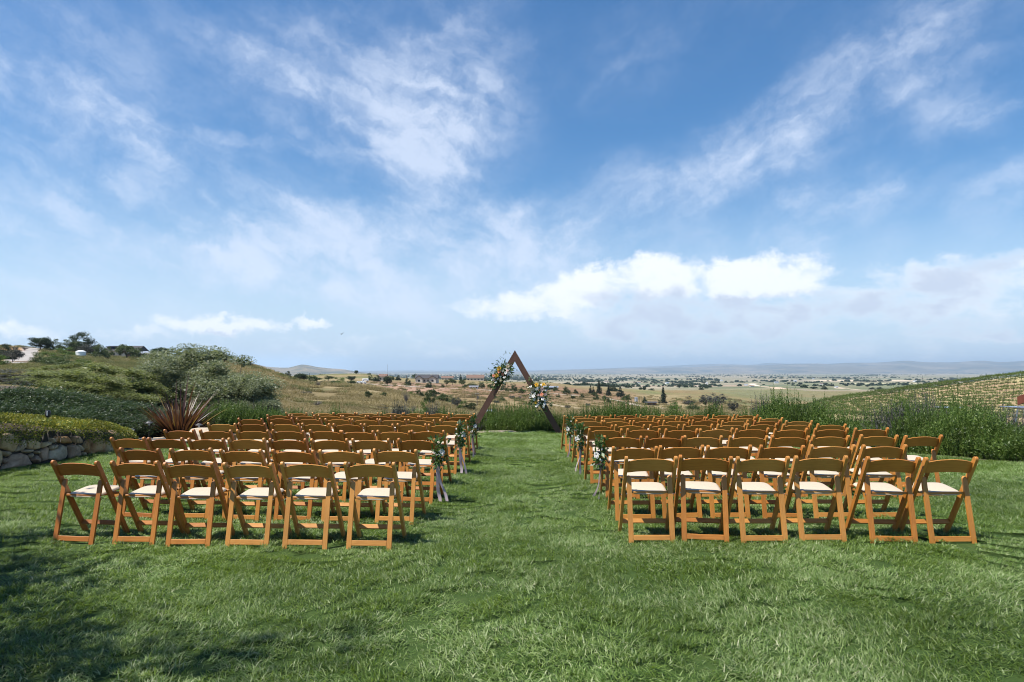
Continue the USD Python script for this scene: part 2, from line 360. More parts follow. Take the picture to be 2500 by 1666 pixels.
def wood(name, col, dark, seed, coat=.12, rough=.48, along=(3.0, 14.0, 14.0), band='z'):
    """Varnished wood with grain running along the object's longest way (x by default)."""
    n = {'tc': ('texture_coordinate', {}), 'g': ('geometry', {}), 'mp': ('mapping', {'mapping_type': 'point', 'location': (seed * 3.7, seed * 1.3, seed * 2.1), 'scale': along}),
         'n1': ('noise_texture', {'scale': 2.2, 'detail': 6.0, 'roughness': .6, 'distortion': 1.2}),
         'w': ('wave_texture', {'wave_type': 'bands', 'bands_direction': band, 'scale': 1.6, 'distortion': 5.5, 'detail': 3.0, 'detail_scale': 1.2}),
         'mx': ('mix_float', {'fac': .2}), 'n2': ('noise_texture', {'scale': 2.3, 'detail': 3.0}),
         'r': ('rgb_ramp', {'ramp': [(.15, dark), (.5, tuple(.5 * np.array(col) + .5 * np.array(dark))), (.85, col)]}),
         'mr': ('map_range', {'from_min': .3, 'from_max': .7, 'to_min': .82, 'to_max': 1.14}), 'hs': ('hsv', {'hue': .5, 'saturation': 1.0, 'fac': 1.0}),
         'b': ('bump', {'strength': .12, 'distance': .003}),
         'p': ('principled_bsdf', {'roughness': rough, 'specular_ior_level': .45, 'coat_weight': coat, 'coat_roughness': .22})}
    l = [('tc.object', 'mp.vector'), ('mp.vector', 'n1.vector'), ('mp.vector', 'w.vector'), ('n1.fac', 'mx.a'), ('w.fac', 'mx.b'), ('mx.result', 'r.fac'),
         ('g.position', 'n2.vector'), ('n2.fac', 'mr.value'), ('r.color', 'hs.color'), ('mr.result', 'hs.value'), ('hs.color', 'p.base_color'), ('mx.result', 'b.height'), ('b.normal', 'p.normal')]
    return looks(name, n, l)

WOODS = [((0.519, 0.229, 0.044), (0.37, 0.135, 0.02)), ((0.484, 0.196, 0.035), (0.316, 0.103, 0.014)), ((0.554, 0.264, 0.062), (0.424, 0.172, 0.031)), ((0.422, 0.154, 0.026), (0.262, 0.078, 0.011)), ((0.528, 0.251, 0.062), (0.378, 0.15, 0.025))]
for i, (c, d) in enumerate(WOODS):
    wood('honey_wood_%d' % i, c, d, i + 1)
    wood('honey_wood_up_%d' % i, c, d, i + 1, along=(14.0, 14.0, 3.0), band='x')
plain('cream_vinyl', (0.512, 0.42, 0.308), .45, .35, vary=.03, scale=5)
plain('cream_piping', (.40, .32, .225), .5, .35, vary=.03)
plain('bolt_steel', (.6, .6, .6), .3, .5, 1.0)
plain('dark_metal', (.030, .028, .027), .45, .4)
plain('lamp_metal', (.16, .155, .15), .45, .5, .6)
plain('lens_grey', (.5, .52, .54), .2, .6)
plain('arch_brown', (.108, .056, .040), .55, .3, vary=.2, scale=6, bump=.15)
plain('black_edging', (.02, .02, .022), .6)
plain('cream_wall', (0.528, 0.48, 0.4), .8, .2, vary=.06)
plain('white_paint', (.75, .76, .76), .5, .4, vary=.04)
plain('grey_roof', (.055, .052, .055), .7, .3, vary=.2)
plain('brown_roof', (.16, .10, .075), .7, .3, vary=.2)
plain('tin_roof', (.45, .47, .50), .4, .5, .5)
plain('dark_window', (.02, .024, .03), .15, .6)
plain('solar_blue', (.035, .05, .10), .15, .6)
plain('galvanised', (.50, .53, .56), .38, .5, .75, vary=.15)
plain('red_timber', (.15, .045, .025), .55, .3, vary=.25, scale=5)
plain('pole_wood', (.14, .11, .09), .8, .2)
plain('bird_black', (.018, .017, .016), .6)
plain('heater_steel', (.55, .57, .60), .22, .6, .9, vary=.05)
plain('bark', (.085, .065, .05), .85, .2, vary=.35, scale=14, bump=.4)
plain('grey_bark', (.17, .15, .135), .85, .2, vary=.35, scale=14, bump=.4)
plain('vine_wood', (.075, .055, .042), .85, .2, vary=.3, scale=20)
plain('white_petal', (0.64, 0.632, 0.592), .55, .3, vary=.06, scale=20)
plain('cream_petal', (0.624, 0.496, 0.32), .55, .3, vary=.10, scale=30)
plain('yellow_petal', (0.64, 0.376, 0.032), .55, .3, vary=.15, scale=30)
plain('peach_petal', (0.608, 0.24, 0.136), .55, .3, vary=.15, scale=30)
plain('blush_petal', (0.608, 0.44, 0.4), .55, .3, vary=.10, scale=30)
plain('flower_heart', (.35, .16, .02), .7, .2, vary=.3, scale=80)

looks('lawn_blade', {   # lush dark blades, worn and lying pale ones, in drifts over the lawn
    'g': ('geometry', {}), 'lt': ('attribute', {'attribute': 'leaf_tone'}), 'n': ('noise_texture', {'scale': .95, 'detail': 5.0, 'roughness': .62}), 'n2': ('noise_texture', {'scale': .42, 'detail': 4.0, 'roughness': .6}),
    'r1': ('rgb_ramp', {'ramp': [(0, (.016,.045,.004)),(.4,(.055,.102,.009)),(.75,(.115,.175,.024)),(.93,(.20,.28,.085)),(1,(.40,.44,.25))]}),
    'r2': ('rgb_ramp', {'ramp': [(0,(.04,.09,.014)),(.3,(.11,.19,.04)),(.6,(.20,.28,.09)),(.87,(.34,.40,.20)),(1,(.50,.48,.33))]}),
    'mm': ('map_range', {'range_type': 'smoothstep', 'from_min': .42, 'from_max': .60, 'to_min': .02, 'to_max': .95}), 'mx': ('mix_color', {'blend_type': 'mix'}),
    'mr': ('map_range', {'from_min': .35, 'from_max': .65, 'to_min': .78, 'to_max': 1.30}), 'hs': ('hsv', {'hue': .5, 'saturation': 1.0, 'fac': 1.0}),
    'p': ('principled_bsdf', {'roughness': .50, 'specular_ior_level': .5}), 'tm': ('mix_color', {'blend_type': 'mix', 'fac': .55, 'b': (.36, .52, .05)}), 't': ('translucent_bsdf', {}), 'm': ('mix_closure', {'fac': .38})},
    [('lt.fac', 'r1.fac'), ('lt.fac', 'r2.fac'), ('g.position', 'n.vector'), ('g.position', 'n2.vector'), ('n.fac', 'mm.value'), ('mm.result', 'mx.fac'), ('r1.color', 'mx.a'), ('r2.color', 'mx.b'),
     ('n2.fac', 'mr.value'), ('mr.result', 'hs.value'), ('mx.result', 'hs.color'), ('hs.color', 'p.base_color'), ('hs.color', 'tm.a'), ('tm.result', 't.color'), ('p.BSDF', 'm.closure1'), ('t.BSDF', 'm.closure2')], surface='m.closure')
leafy('rosemary_leaf', [(.034,.068,.010),(.070,.122,.018),(.12,.18,.036),(.19,.25,.072)], .42, .45, .34, patch_scale=1.3)
leafy('rosemary_dark_leaf', [(.018,.036,.012),(.034,.062,.022),(.056,.088,.036),(.10,.13,.07)], .42, .45, .30, patch_scale=1.3)
leafy('rosemary_grey', [(.05,.055,.045),(.08,.088,.068),(.12,.12,.10),(.17,.16,.155)], .6, .3, .15, patch_scale=1.3)
leafy('olive_leaf', [(.08,.10,.048),(.14,.165,.088),(.20,.22,.13),(.30,.31,.22)], .45, .45, .36, patch_scale=.22)
leafy('lime_shrub_leaf', [(.085,.105,.030),(.145,.17,.056),(.20,.225,.088),(.28,.285,.15)], .45, .4, .4, patch_scale=.22)
leafy('oak_leaf', [(.014,.028,.009),(.026,.046,.014),(.042,.064,.021)], .5, .4, .22, patch_scale=.15)
leafy('orchard_leaf', [(.035,.055,.016),(.06,.085,.026),(.09,.118,.04)], .5, .35, .25, patch_scale=.05)
leafy('bright_bush_leaf', [(.045,.085,.013),(.075,.125,.02),(.11,.16,.03)], .5, .35, .3, patch_scale=.2)
leafy('conifer_leaf', [(.012,.022,.011),(.02,.034,.017),(.032,.048,.023)], .55, .3, .12, patch_scale=.1)
leafy('grey_tree_leaf', [(.04,.045,.036),(.065,.068,.057),(.095,.095,.085)], .6, .3, .15, patch_scale=.1)
leafy('vine_leaf', [(.055,.095,.015),(.09,.14,.026),(.14,.185,.045)], .5, .35, .3, patch_scale=.06)
leafy('groundcover_leaf', [(.05,.085,.015),(.10,.14,.022),(.17,.20,.032),(.27,.265,.04),(.45,.37,.05)], .5, .35, .3, patch_scale=1.6, tcol=(.3, .3, .03))
leafy('dry_twig', [(.07,.058,.048),(.11,.095,.078),(.17,.15,.13)], .8, .2, .05, patch_scale=2.0)
leafy('flax_leaf', [(.022,.009,.010),(.040,.015,.014),(.062,.025,.020),(.09,.042,.026),(.13,.075,.035)], .42, .4, .18, patch_scale=2.5, tcol=(.35, .15, .04))
leafy('flax_gold_leaf', [(.20, .13, .03), (.32, .21, .045), (.40, .26, .06)], .36, .5, .25, patch_scale=2.5)
leafy('posy_leaf', [(.022,.052,.012),(.045,.095,.02),(.075,.135,.035),(.12,.17,.065)], .32, .55, .25, patch_scale=6.0)
leafy('valley_tree_leaf', [(.03,.05,.024),(.05,.075,.036),(.075,.10,.05)], .6, .25, .2, patch_scale=.01)
looks('ribbon_pink', {'p': ('principled_bsdf', {'base_color': (.60, .48, .51), 'roughness': .4, 'sheen_weight': .3}), 't': ('translucent_bsdf', {'color': (.6, .46, .5)}), 'm': ('mix_closure', {'fac': .35})},
      [('p.BSDF', 'm.closure1'), ('t.BSDF', 'm.closure2')], surface='m.closure')
looks('heater_glass', {'f': ('fresnel', {'IOR': 1.45}), 't': ('transparent_bsdf', {'color': (.95, .96, .97)}), 'g': ('glossy_bsdf', {'color': (1, 1, 1), 'roughness': .03}), 'm': ('mix_closure', {})},
      [('f.fac', 'm.fac'), ('t.BSDF', 'm.closure1'), ('g.BSDF', 'm.closure2')], surface='m.closure')
# rough fieldstone
def stone_look(name, cols, seed):
    looks(name, {'tc': ('texture_coordinate', {}), 'mp': ('mapping', {'mapping_type': 'point', 'location': (seed * 2.3, seed * 1.1, seed)}),
                 'n': ('noise_texture', {'scale': 5.0, 'detail': 8.0, 'roughness': .65, 'distortion': .6}), 'n2': ('noise_texture', {'scale': 40.0, 'detail': 5.0, 'roughness': .7}),
                 'r': ('rgb_ramp', {'ramp': [(.28, cols[0]), (.48, cols[1]), (.62, cols[2]), (.80, cols[3])]}), 'b': ('bump', {'strength': 1.0, 'distance': .035}), 'mf': ('mix_float', {'fac': .5}),
                 'p': ('principled_bsdf', {'roughness': .85, 'specular_ior_level': .25})},
          [('tc.object', 'mp.vector'), ('mp.vector', 'n.vector'), ('mp.vector', 'n2.vector'), ('n.fac', 'r.fac'), ('r.color', 'p.base_color'), ('n.fac', 'mf.a'), ('n2.fac', 'mf.b'), ('mf.result', 'b.height'), ('b.normal', 'p.normal')])
stone_look('fieldstone_grey', [(.22, .165, .11), (.44, .345, .235), (.58, .47, .33), (.68, .56, .41)], 1)
stone_look('fieldstone_tan', [(.23, .16, .09), (.48, .345, .195), (.60, .45, .265), (.50, .27, .10)], 2)
stone_look('fieldstone_rust', [(.24, .115, .055), (.44, .25, .115), (.54, .37, .21), (.60, .31, .10)], 3)
stone_look('fieldstone_mauve', [(.21, .14, .095), (.44, .30, .205), (.55, .39, .275), (.62, .47, .34)], 4)
stone_look('pale_rock', [(.30, .24, .17), (.44, .36, .26), (.52, .44, .33), (.40, .28, .16)], 5)
stone_look('wall_core', [(.03, .026, .022), (.05, .043, .036), (.07, .06, .05), (.09, .08, .07)], 6)

# soils and far ground: colour patches come with the mesh, grain from noise
def ground_look(name, scale, lo, hi, rough=.9, tint=True, cols=None, bump=.25, dist=.05, scale2=6.0, stretch=(1, 1, 1)):
    n = {'g': ('geometry', {}), 'mp': ('mapping', {'mapping_type': 'point', 'scale': stretch}), 'n': ('noise_texture', {'scale': scale, 'detail': 8.0, 'roughness': .65}), 'n2': ('noise_texture', {'scale': scale * scale2, 'detail': 6.0, 'roughness': .7}),
         'mf': ('mix_float', {'fac': .5}), 'mr': ('map_range', {'from_min': .3, 'from_max': .7, 'to_min': lo, 'to_max': hi}), 'hs': ('hsv', {'hue': .5, 'saturation': 1.0, 'fac': 1.0}),
         'b': ('bump', {'strength': bump, 'distance': dist}), 'p': ('principled_bsdf', {'roughness': rough, 'specular_ior_level': .2})}
    l = [('g.position', 'mp.vector'), ('mp.vector', 'n.vector'), ('mp.vector', 'n2.vector'), ('n.fac', 'mf.a'), ('n2.fac', 'mf.b'), ('mf.result', 'mr.value'), ('mr.result', 'hs.value'), ('hs.color', 'p.base_color'), ('mf.result', 'b.height'), ('b.normal', 'p.normal')]
    if tint:
        n['a'] = ('attribute', {'attribute': 'tint'}); l.append(('a.color', 'hs.color'))
    else:
        n['r'] = ('rgb_ramp', {'ramp': [(.3, cols[0]), (.5, cols[1]), (.7, cols[2])]}); l += [('mf.result', 'r.fac'), ('r.color', 'hs.color')]
    return looks(name, n, l)
ground_look('mulch', 6.0, .8, 1.2, tint=False, cols=[(.045, .034, .025), (.085, .065, .048), (.14, .11, .085)], bump=.8, dist=.03)
ground_look('gravel', 30.0, .8, 1.25, tint=False, cols=[(.22, .17, .13), (.38, .31, .25), (.50, .44, .37)], bump=.8, dist=.015)
ground_look('lawn_soil', 8.0, .8, 1.2, tint=False, cols=[(.022, .046, .008), (.036, .066, .012), (.06, .078, .024)], bump=.6, dist=.02)
ground_look('hillside_ground', .16, .55, 1.45, bump=1.0, dist=.6, scale2=11.0)
ground_look('valley_ground', .012, .80, 1.20, bump=.0)
ground_look('mountain_ground', .0022, .55, 1.4, bump=.9, dist=60.0, scale2=5.0)

# ------------------------------------------------------------------ the land
def ip(x, xs, ys):
    return np.interp(x, xs, ys)

def lawn_z(x, y):
    r = ip(y, [2, 5.9, 8.2, 9.4, 10.6, 12.8, 14, 17, 20], [.05, .055, .025, .018, -.02, -.055, -.09, -.10, -.10])
    l = ip(y, [2, 5.9, 8.2, 9.4, 12, 14, 17, 20], [-.03, -.03, -.02, -.01, -.015, -.04, -.07, -.09])
    t = 1 / (1 + np.exp(-np.clip(np.asarray(x, float) / .45, -30, 30)))
    return l * (1 - t) + r * t

LAWN = Polygon([(-8.6, -14), (-8.55, 5), (-8.45, 8.0), (-8.06, 10.7), (-7.84, 13.3), (-7.3, 14.7), (-6.3, 15.7), (-5, 16.9), (-3, 17.9), (-1.3, 18.5), (1.5, 18.6), (3, 18.0),
                (4.6, 16.9), (6.4, 15.3), (7.9, 13.45), (8.5, 12.2), (9.6, 11.4), (12, 10.6), (15, 10.2), (15, -14)])
WALL_Y, WALL_X = [2, 8.0, 10.7, 13.3, 15.0, 16.2, 22], [-8.6, -8.45, -8.06, -7.84, -8.4, -9.1, -10]
WALL_H = [.78, .74, .64, .40, .16, .02, 0]

TU = [-1200, -400, 0, 150, 300, 450, 600, 680, 760, 870, 1000, 1150, 1300, 1450, 1600, 1750, 1900, 2050, 2200, 2350, 2500, 2900, 3700]
TD = [18, 22, 30, 45, 70, 110, 130, 160, 190, 230, 300, 400, 550, 800, 1300, 2200, 4000, 8000, 14000]
TV = {  # picture height of the ground at each distance, by bearing
 -1200: [955, 935, 915, 905, 898, 885, 880, 868, 858, 845, 850, 862, 872, 885, 905, 912, 914, 913, 912],
 -400:  [960, 938, 918, 910, 903, 888, 880, 868, 856, 843, 850, 862, 872, 885, 905, 912, 914, 913, 912],
 0:     [963, 941, 922, 912, 905, 891, 882, 870, 858, 845, 852, 862, 872, 885, 905, 912, 914, 913, 912],
 150:   [981, 957, 933, 919, 907, 891, 884, 874, 865, 857, 862, 870, 878, 888, 905, 912, 914, 913, 912],
 300:   [1023, 988, 955, 936, 919, 902, 895, 886, 879, 873, 878, 884, 890, 897, 908, 914, 915, 914, 912],
 450:   [1050, 1018, 990, 961, 933, 907, 898, 887, 880, 874, 880, 887, 893, 900, 912, 917, 917, 914, 912],
 600:   [1054, 1030, 1004, 978, 951, 923, 913, 902, 895, 888, 896, 903, 907, 912, 922, 922, 919, 915, 912],
 680:   [1055, 1040, 1018, 994, 966, 940, 931, 922, 917, 912, 918, 920, 921, 922, 930, 928, 921, 915.5, 912],
 760:   [1057, 1055, 1035, 1012, 984, 956, 947, 938, 936, 938, 934, 928, 917, 921, 936, 931, 923, 916, 912.5],
 870:   [1057, 1060, 1045, 1022, 990, 962, 952, 943, 943, 949, 937, 927, 913, 919, 938, 932, 924, 916, 912.5],
 1000:  [1058, 1070, 1060, 1034, 1000, 976, 969, 963, 966, 970, 942, 930, 925, 928, 941, 933, 924, 916, 912.5],
 1150:  [1058, 1080, 1078, 1052, 1018, 1003, 1000, 997, 990, 966, 948, 935, 929, 933, 943, 934, 924, 916, 912.5],
 1300:  [1058, 1085, 1088, 1060, 1026, 1010, 1007, 1001, 992, 976, 952, 933, 938, 940, 944, 934, 924, 916, 912.5],
 1450:  [1058, 1085, 1088, 1060, 1026, 1011, 1008, 1004, 997, 986, 966, 946, 946, 943, 945, 934, 924, 916, 912.5],
 1600:  [1058, 1085, 1088, 1060, 1028, 1012, 1010, 1007, 1003, 996, 976, 953, 962, 948, 945, 934, 924, 916, 912.5],
 1750:  [1058, 1085, 1088, 1062, 1032, 1014, 1011, 1007, 1004, 997, 980, 958, 961, 948, 944, 934, 924, 916, 912.5],
 1900:  [1058, 1085, 1090, 1066, 1040, 1020, 1016, 1010, 1005, 1001, 991, 978, 966, 946, 943, 934, 924, 916, 912.5],
 2050:  [1060, 1088, 1100, 1074, 1050, 1026, 1013, 992, 976, 982, 990, 982, 968, 951, 944, 934, 924, 916, 912.5],
 2200:  [1062, 1095, 1110, 1080, 1056, 1032, 1012, 979, 955, 962, 974, 976, 966, 951, 944, 934, 924, 916, 912.5],
 2350:  [1066, 1105, 1118, 1083, 1058, 1034, 1010, 967, 936, 944, 958, 964, 960, 950, 944, 934, 924, 916, 912.5],
 2500:  [1068, 1115, 1121, 1085, 1060, 1036, 1009, 958, 919, 925, 938, 948, 950, 946, 943, 934, 924, 916, 912.5],
 2900:  [1068, 1115, 1121, 1085, 1060, 1032, 1000, 940, 890, 893, 905, 918, 926, 930, 938, 932, 924, 916, 912.5],
 3700:  [1068, 1115, 1121, 1085, 1060, 1030, 995, 930, 870, 872, 885, 900, 912, 920, 934, 931, 924, 916, 912.5]}
from scipy.interpolate import RegularGridInterpolator, PchipInterpolator
_tab = np.array([TV[u] for u in TU], float)
_fu = np.arange(-1200, 3701, 10.0)
_tab_u = PchipInterpolator(TU, _tab, axis=0)(_fu)
_fd = np.linspace(math.log(18), math.log(14000), 500)
_tab_ud = PchipInterpolator(np.log(TD), _tab_u, axis=1)(_fd)
_land = RegularGridInterpolator((_fu, _fd), _tab_ud, bounds_error=False, fill_value=None)

def far_z(x, y):
    y = np.maximum(np.asarray(y, float), 18.0)
    u = np.clip(1250 + np.asarray(x, float) / y * FPX, -1200, 3700)
    ld = np.clip(np.log(y), _fd[0], _fd[-1])
    v = _land(np.stack([u, ld], -1))
    b = np.clip((v - HOR) / FPX, -1, 1)
    z = EYE - b * y
    p = np.stack([np.asarray(x, float), y, 0 * y], -1)
    amp = np.clip((y - 35) / 150, 0, 1) * np.clip(y / 700.0, .25, 2.2)
    return z + (meshkit.fbm(p / 28.0, 4, 3) - .5) * amp * 1.6

def near_z(x, y):
    x, y = np.asarray(x, float), np.asarray(y, float)
    s = ip(y, WALL_Y, WALL_X) - x
    bank = np.where(s > .32, ip(y, WALL_Y, WALL_H) + .11 * np.clip(s - .32, 0, 9), 0.0)
    back = np.clip(y - np.where(x > 0, ip(x, [0, 1.5, 3, 4.6, 6.4, 7.9, 8.5, 9.6, 12, 40], [18.6, 18.6, 18, 16.9, 15.3, 13.45, 12.2, 11.4, 10.6, 9]), ip(-x, [0, 1.3, 3, 5, 6.3, 7.3, 12], [18.6, 18.5, 17.9, 16.9, 15.7, 14.7, 13])), 0, 30)
    drop = np.where(x > -6, back * np.clip((x + 7) / 4, 0, 1), 0) * .14
    return lawn_z(x, y) + bank - np.clip(drop - .10, 0, 3)

def ground_z(x, y):
    x, y = np.asarray(x, float), np.asarray(y, float)
    t = np.clip((y - 16.8) / 4.4, 0, 1); t = t * t * (3 - 2 * t)
    zn = near_z(x, y)
    if np.max(t) <= 0:
        return zn
    return zn * (1 - t) + far_z(x, y) * t

def at(u, v, y):
    """The point at distance y seen at picture position (u, v)."""
    return np.array([(u - 1250) / FPX * y, y, EYE - (v - HOR) / FPX * y])

def spot(u, y):
    """The ground at bearing u and distance y."""
    x = (u - 1250) / FPX * y
    return np.array([x, y, float(ground_z(np.array([x]), np.array([y]))[0])])

def ground_hit(u, v, y0, y1):
    """The ground seen at (u, v), first met between y0 and y1."""
    ys = np.geomspace(y0, y1, 400)
    z = ground_z((u - 1250) / FPX * ys, ys)
    k = np.nonzero(z >= EYE - (v - HOR) / FPX * ys)[0]
    return spot(u, ys[k[0]] if len(k) else y1)

def grid_mesh(X, Y, Z):
    n, m = X.shape
    i, j = np.meshgrid(np.arange(n - 1), np.arange(m - 1), indexing='ij')
    a = i * m + j
    return np.stack([X, Y, Z], -1).reshape(-1, 3), np.stack([a, a + m, a + m + 1, a + 1], -1).reshape(-1, 4)

def used(v, f):
    k, i = np.unique(f, return_inverse=True)
    return v[k], i.reshape(np.shape(f))

def tint(prim, col):
    UsdGeom.PrimvarsAPI(prim).CreatePrimvar('tint', Sdf.ValueTypeNames.Color3fArray, 'vertex').Set(Vt.Vec3fArray.FromNumpy(np.ascontiguousarray(col, np.float32)))

# beds round the lawn, and the slope just beyond
xs, ys = np.arange(-32.5, 32.6, .25), np.arange(-16, 22.01, .25)
X, Y = np.meshgrid(xs, ys, indexing='ij')
Z = ground_z(X.ravel(), Y.ravel()).reshape(X.shape)
inside = contains_xy(LAWN.buffer(-.3), X, Y)
Z = np.where(inside, Z - .05, Z) + np.where(~contains_xy(LAWN.buffer(.3), X, Y), np.clip((21 - Y) / 3, 0, 1) * (meshkit.fbm(np.stack([X, Y, 0 * X], -1) * 1.3, 3, 5) - .5) * .10, 0)
m = obj('planting_bed', grid_mesh(X, Y, Z), 'mulch', None, True); tag(m, 'brown mulched beds around the lawn', kind='structure')

# lawn
xs, ys = np.arange(-9, 15.01, .2), np.arange(-13.8, 18.81, .2)
X, Y = np.meshgrid(xs, ys, indexing='ij')
v, f = grid_mesh(X, Y, lawn_z(X, Y) + .004)
keep = contains_xy(LAWN, *v[f].mean(1)[:, :2].T)
m = obj('lawn', used(v, f[keep]), 'lawn_soil', None, True); tag(m, 'mown green lawn', kind='structure')

# hills and valley seen over the hedge
us = np.arange(-1200, 3701, 8.0)
def land_sheet(d0, d1, n):
    ds = np.geomspace(d0, d1, n)
    U, D = np.meshgrid(us, ds, indexing='ij')
    X = (U - 1250) / FPX * D
    Z = ground_z(X.ravel(), D.ravel()).reshape(U.shape)
    return U, D, X, Z

GOLD, STRAW, GREENISH, BROWN, PINK = np.array([.205, .158, .074]), np.array([.265, .208, .106]), np.array([.125, .132, .050]), np.array([.215, .132, .075]), np.array([.31, .195, .135])
def lay(c, m, col):
    m = np.clip(m, 0, 1)[..., None]
    return c * (1 - m) + np.asarray(col) * m
def nz(X, D, s, seed, o=4):
    return meshkit.fbm(np.stack([X / s, D / s, 0 * X], -1), o, seed)
def soft(x, a, b):
    t = np.clip((x - a) / (b - a), 0, 1); return t * t * (3 - 2 * t)
def line_dist(U, D, pts):
    """Distance in metres from the ground track through the (bearing, distance) points."""
    p = np.array([((u - 1250) / FPX * d, d) for u, d in pts]); X = (U - 1250) / FPX * D
    best = np.full(U.shape, 1e9)
    for a, b in zip(p[:-1], p[1:]):
        t = np.clip(((X - a[0]) * (b - a)[0] + (D - a[1]) * (b - a)[1]) / ((b - a) ** 2).sum(), 0, 1)
        best = np.minimum(best, np.hypot(X - a[0] - t * (b - a)[0], D - a[1] - t * (b - a)[1]))
    return best

U, D, X, Z = land_sheet(21.95, 700, 300)
c = np.zeros(U.shape + (3,)) + GOLD
c = lay(c, soft(nz(X, D, 22, 1), .45, .62), STRAW)
c = lay(c, soft(nz(X, D, 40, 2), .50, .66) * .8, GREENISH)
c = lay(c, soft(U, 620, 480) * soft(nz(X, D, 18, 4), .35, .6) * .85, GREENISH)
c = lay(c, soft(D, 200, 240) * soft(U, 840, 1000) * soft(U, 1600, 1500) * (1 - soft(D, 340, 380)), BROWN)
c = lay(c, soft(D, 215, 240) * soft(U, 860, 930) * soft(U, 1150, 1040) * (1 - soft(D, 330, 350)) * soft(nz(X, D, 25, 6), .35, .55), PINK)
c = lay(c, soft(nz(X, D, 30, 7), .42, .6) * soft(D, 200, 240) * .5 * soft(U, 840, 1000) * soft(U, 1600, 1500), GOLD)
c = lay(c, soft(D, 330, 370) * soft(U, 1500, 1600) * soft(U, 1900, 1800) * .7, GREENISH * 1.25)
c = lay(c, soft(nz(X, D, 35, 8), .45, .6) * soft(D, 230, 300) * soft(U, 1550, 1650) * .8, np.array([.21, .145, .07]))
c = lay(c, soft(D, 330, 420) * soft(U, 1640, 1780) * (.55 + .4 * soft(nz(X, D, 60, 14), .4, .6)), np.array([.150, .150, .070]))
# vineyard earth
vy = soft(D, 108, 116) * (1 - soft(D, 192, 200)) * soft(U, 1960, 2040)
c = lay(c, vy, np.array([.34, .245, .135]))
c = lay(c, vy * soft(nz(X, D, 9, 9), .42, .6), np.array([.36, .30, .15]))
# dirt tracks and roads
def road(pts, w, col):
    global c
    c = lay(c, 1 - soft(line_dist(U, D, pts) + (nz(X, D, 3.0, 11) - .5) * .8, w * .5 - .3, w * .5 + .4), col)
road([(-260, 95), (-60, 108), (0, 112), (40, 128), (56, 150), (66, 185), (78, 222), (84, 236)], 4.2, (.36, .33, .30))
road([(60, 130), (120, 128), (180, 122)], 5.0, (.30, .22, .15))
road([(1345, 205), (1385, 190), (1435, 178)], 3.0, (.40, .33, .24))
road([(1480, 285), (1530, 262), (1600, 225), (1700, 190)], 3.2, (.44, .38, .30))
road([(880, 300), (1000, 292), (1120, 285), (1250, 280), (1400, 285)], 4.0, (.38, .33, .28))
c = lay(c, soft(U, -40, 20) * soft(U, 70, 40) * soft(D, 190, 200) * (1 - soft(D, 225, 240)) * .8, np.array([.38, .22, .12]))
c = lay(c, soft(D, 60, 90) * (1 - soft(D, 100, 108)) * soft(U, 60, 0) * .8, np.array([.30, .18, .11]))
m = obj('hillside', (grid_mesh(X, D, Z)), 'hillside_ground', None, True); tint(m, c.reshape(-1, 3)); tag(m, 'dry golden hillside beyond the hedge', kind='structure')

U, D, X, Z = land_sheet(700, 13990, 300)
cells = np.random.default_rng(8)
FIELD = [(.16, .16, .085), (.21, .19, .115), (.27, .23, .155), (.13, .15, .085), (.30, .25, .175), (.19, .18, .11), (.12, .14, .08), (.24, .20, .135), (.34, .29, .205)]
nf = 520
fa, fd = cells.uniform(-900, 3400, nf), np.exp(cells.uniform(math.log(650), math.log(15000), nf))
from scipy.spatial import cKDTree
tree = cKDTree(np.stack([fa / 260, np.log(fd) / .13], 1))
wob = (nz(X, D, 260, 21, 3) - .5)
_, own = tree.query(np.stack([(U.ravel() + wob.ravel() * 60) / 260, (np.log(D.ravel()) + wob.ravel() * .05) / .13], 1))
c = np.array(FIELD)[cells.integers(0, len(FIELD), nf)][own].reshape(U.shape + (3,))
c = lay(c, soft(D, 1200, 3000) * .35, np.array([.20, .185, .13]))
c = lay(c, soft(U, 1680, 1760) * soft(D, 720, 780) * (1 - soft(D, 1050, 1200)) * .8, np.array([.115, .13, .065]))
c = lay(c, soft(U, 1880, 1960) * soft(D, 1300, 1400) * (1 - soft(D, 1900, 2200)) * .7, np.array([.12, .14, .065]))
c = lay(c, soft(U, 1960, 2010) * soft(U, 2260, 2200) * soft(D, 2500, 2700) * (1 - soft(D, 3000, 3200)), np.array([.50, .41, .29]))
c = lay(c, soft(U, 2040, 2080) * soft(U, 2500, 2400) * soft(D, 1750, 1800) * (1 - soft(D, 1950, 2050)), np.array([.36, .33, .20]))
c = lay(c, soft(U, 1400, 1500) * soft(D, 1250, 1300) * (1 - soft(D, 1500, 1600)) * soft(U, 1860, 1800), np.array([.30, .225, .155]))
road([(1860, 950), (1866, 900), (1884, 830), (1897, 770), (1900, 705)], 14.0, (.48, .37, .26))
road([(2040, 1080), (2062, 990), (2048, 900), (2066, 850), (2090, 800)], 11.0, (.50, .40, .29))
road([(1836, 1900), (1842, 1400)], 13.0, (.62, .55, .42))
road([(1700, 1230), (1712, 1550)], 9.0, (.50, .44, .36))
m = obj('valley_floor', grid_mesh(X, D, Z), 'valley_ground', None, True); tint(m, c.reshape(-1, 3)); tag(m, 'wide farmed valley under the mountains', kind='structure')

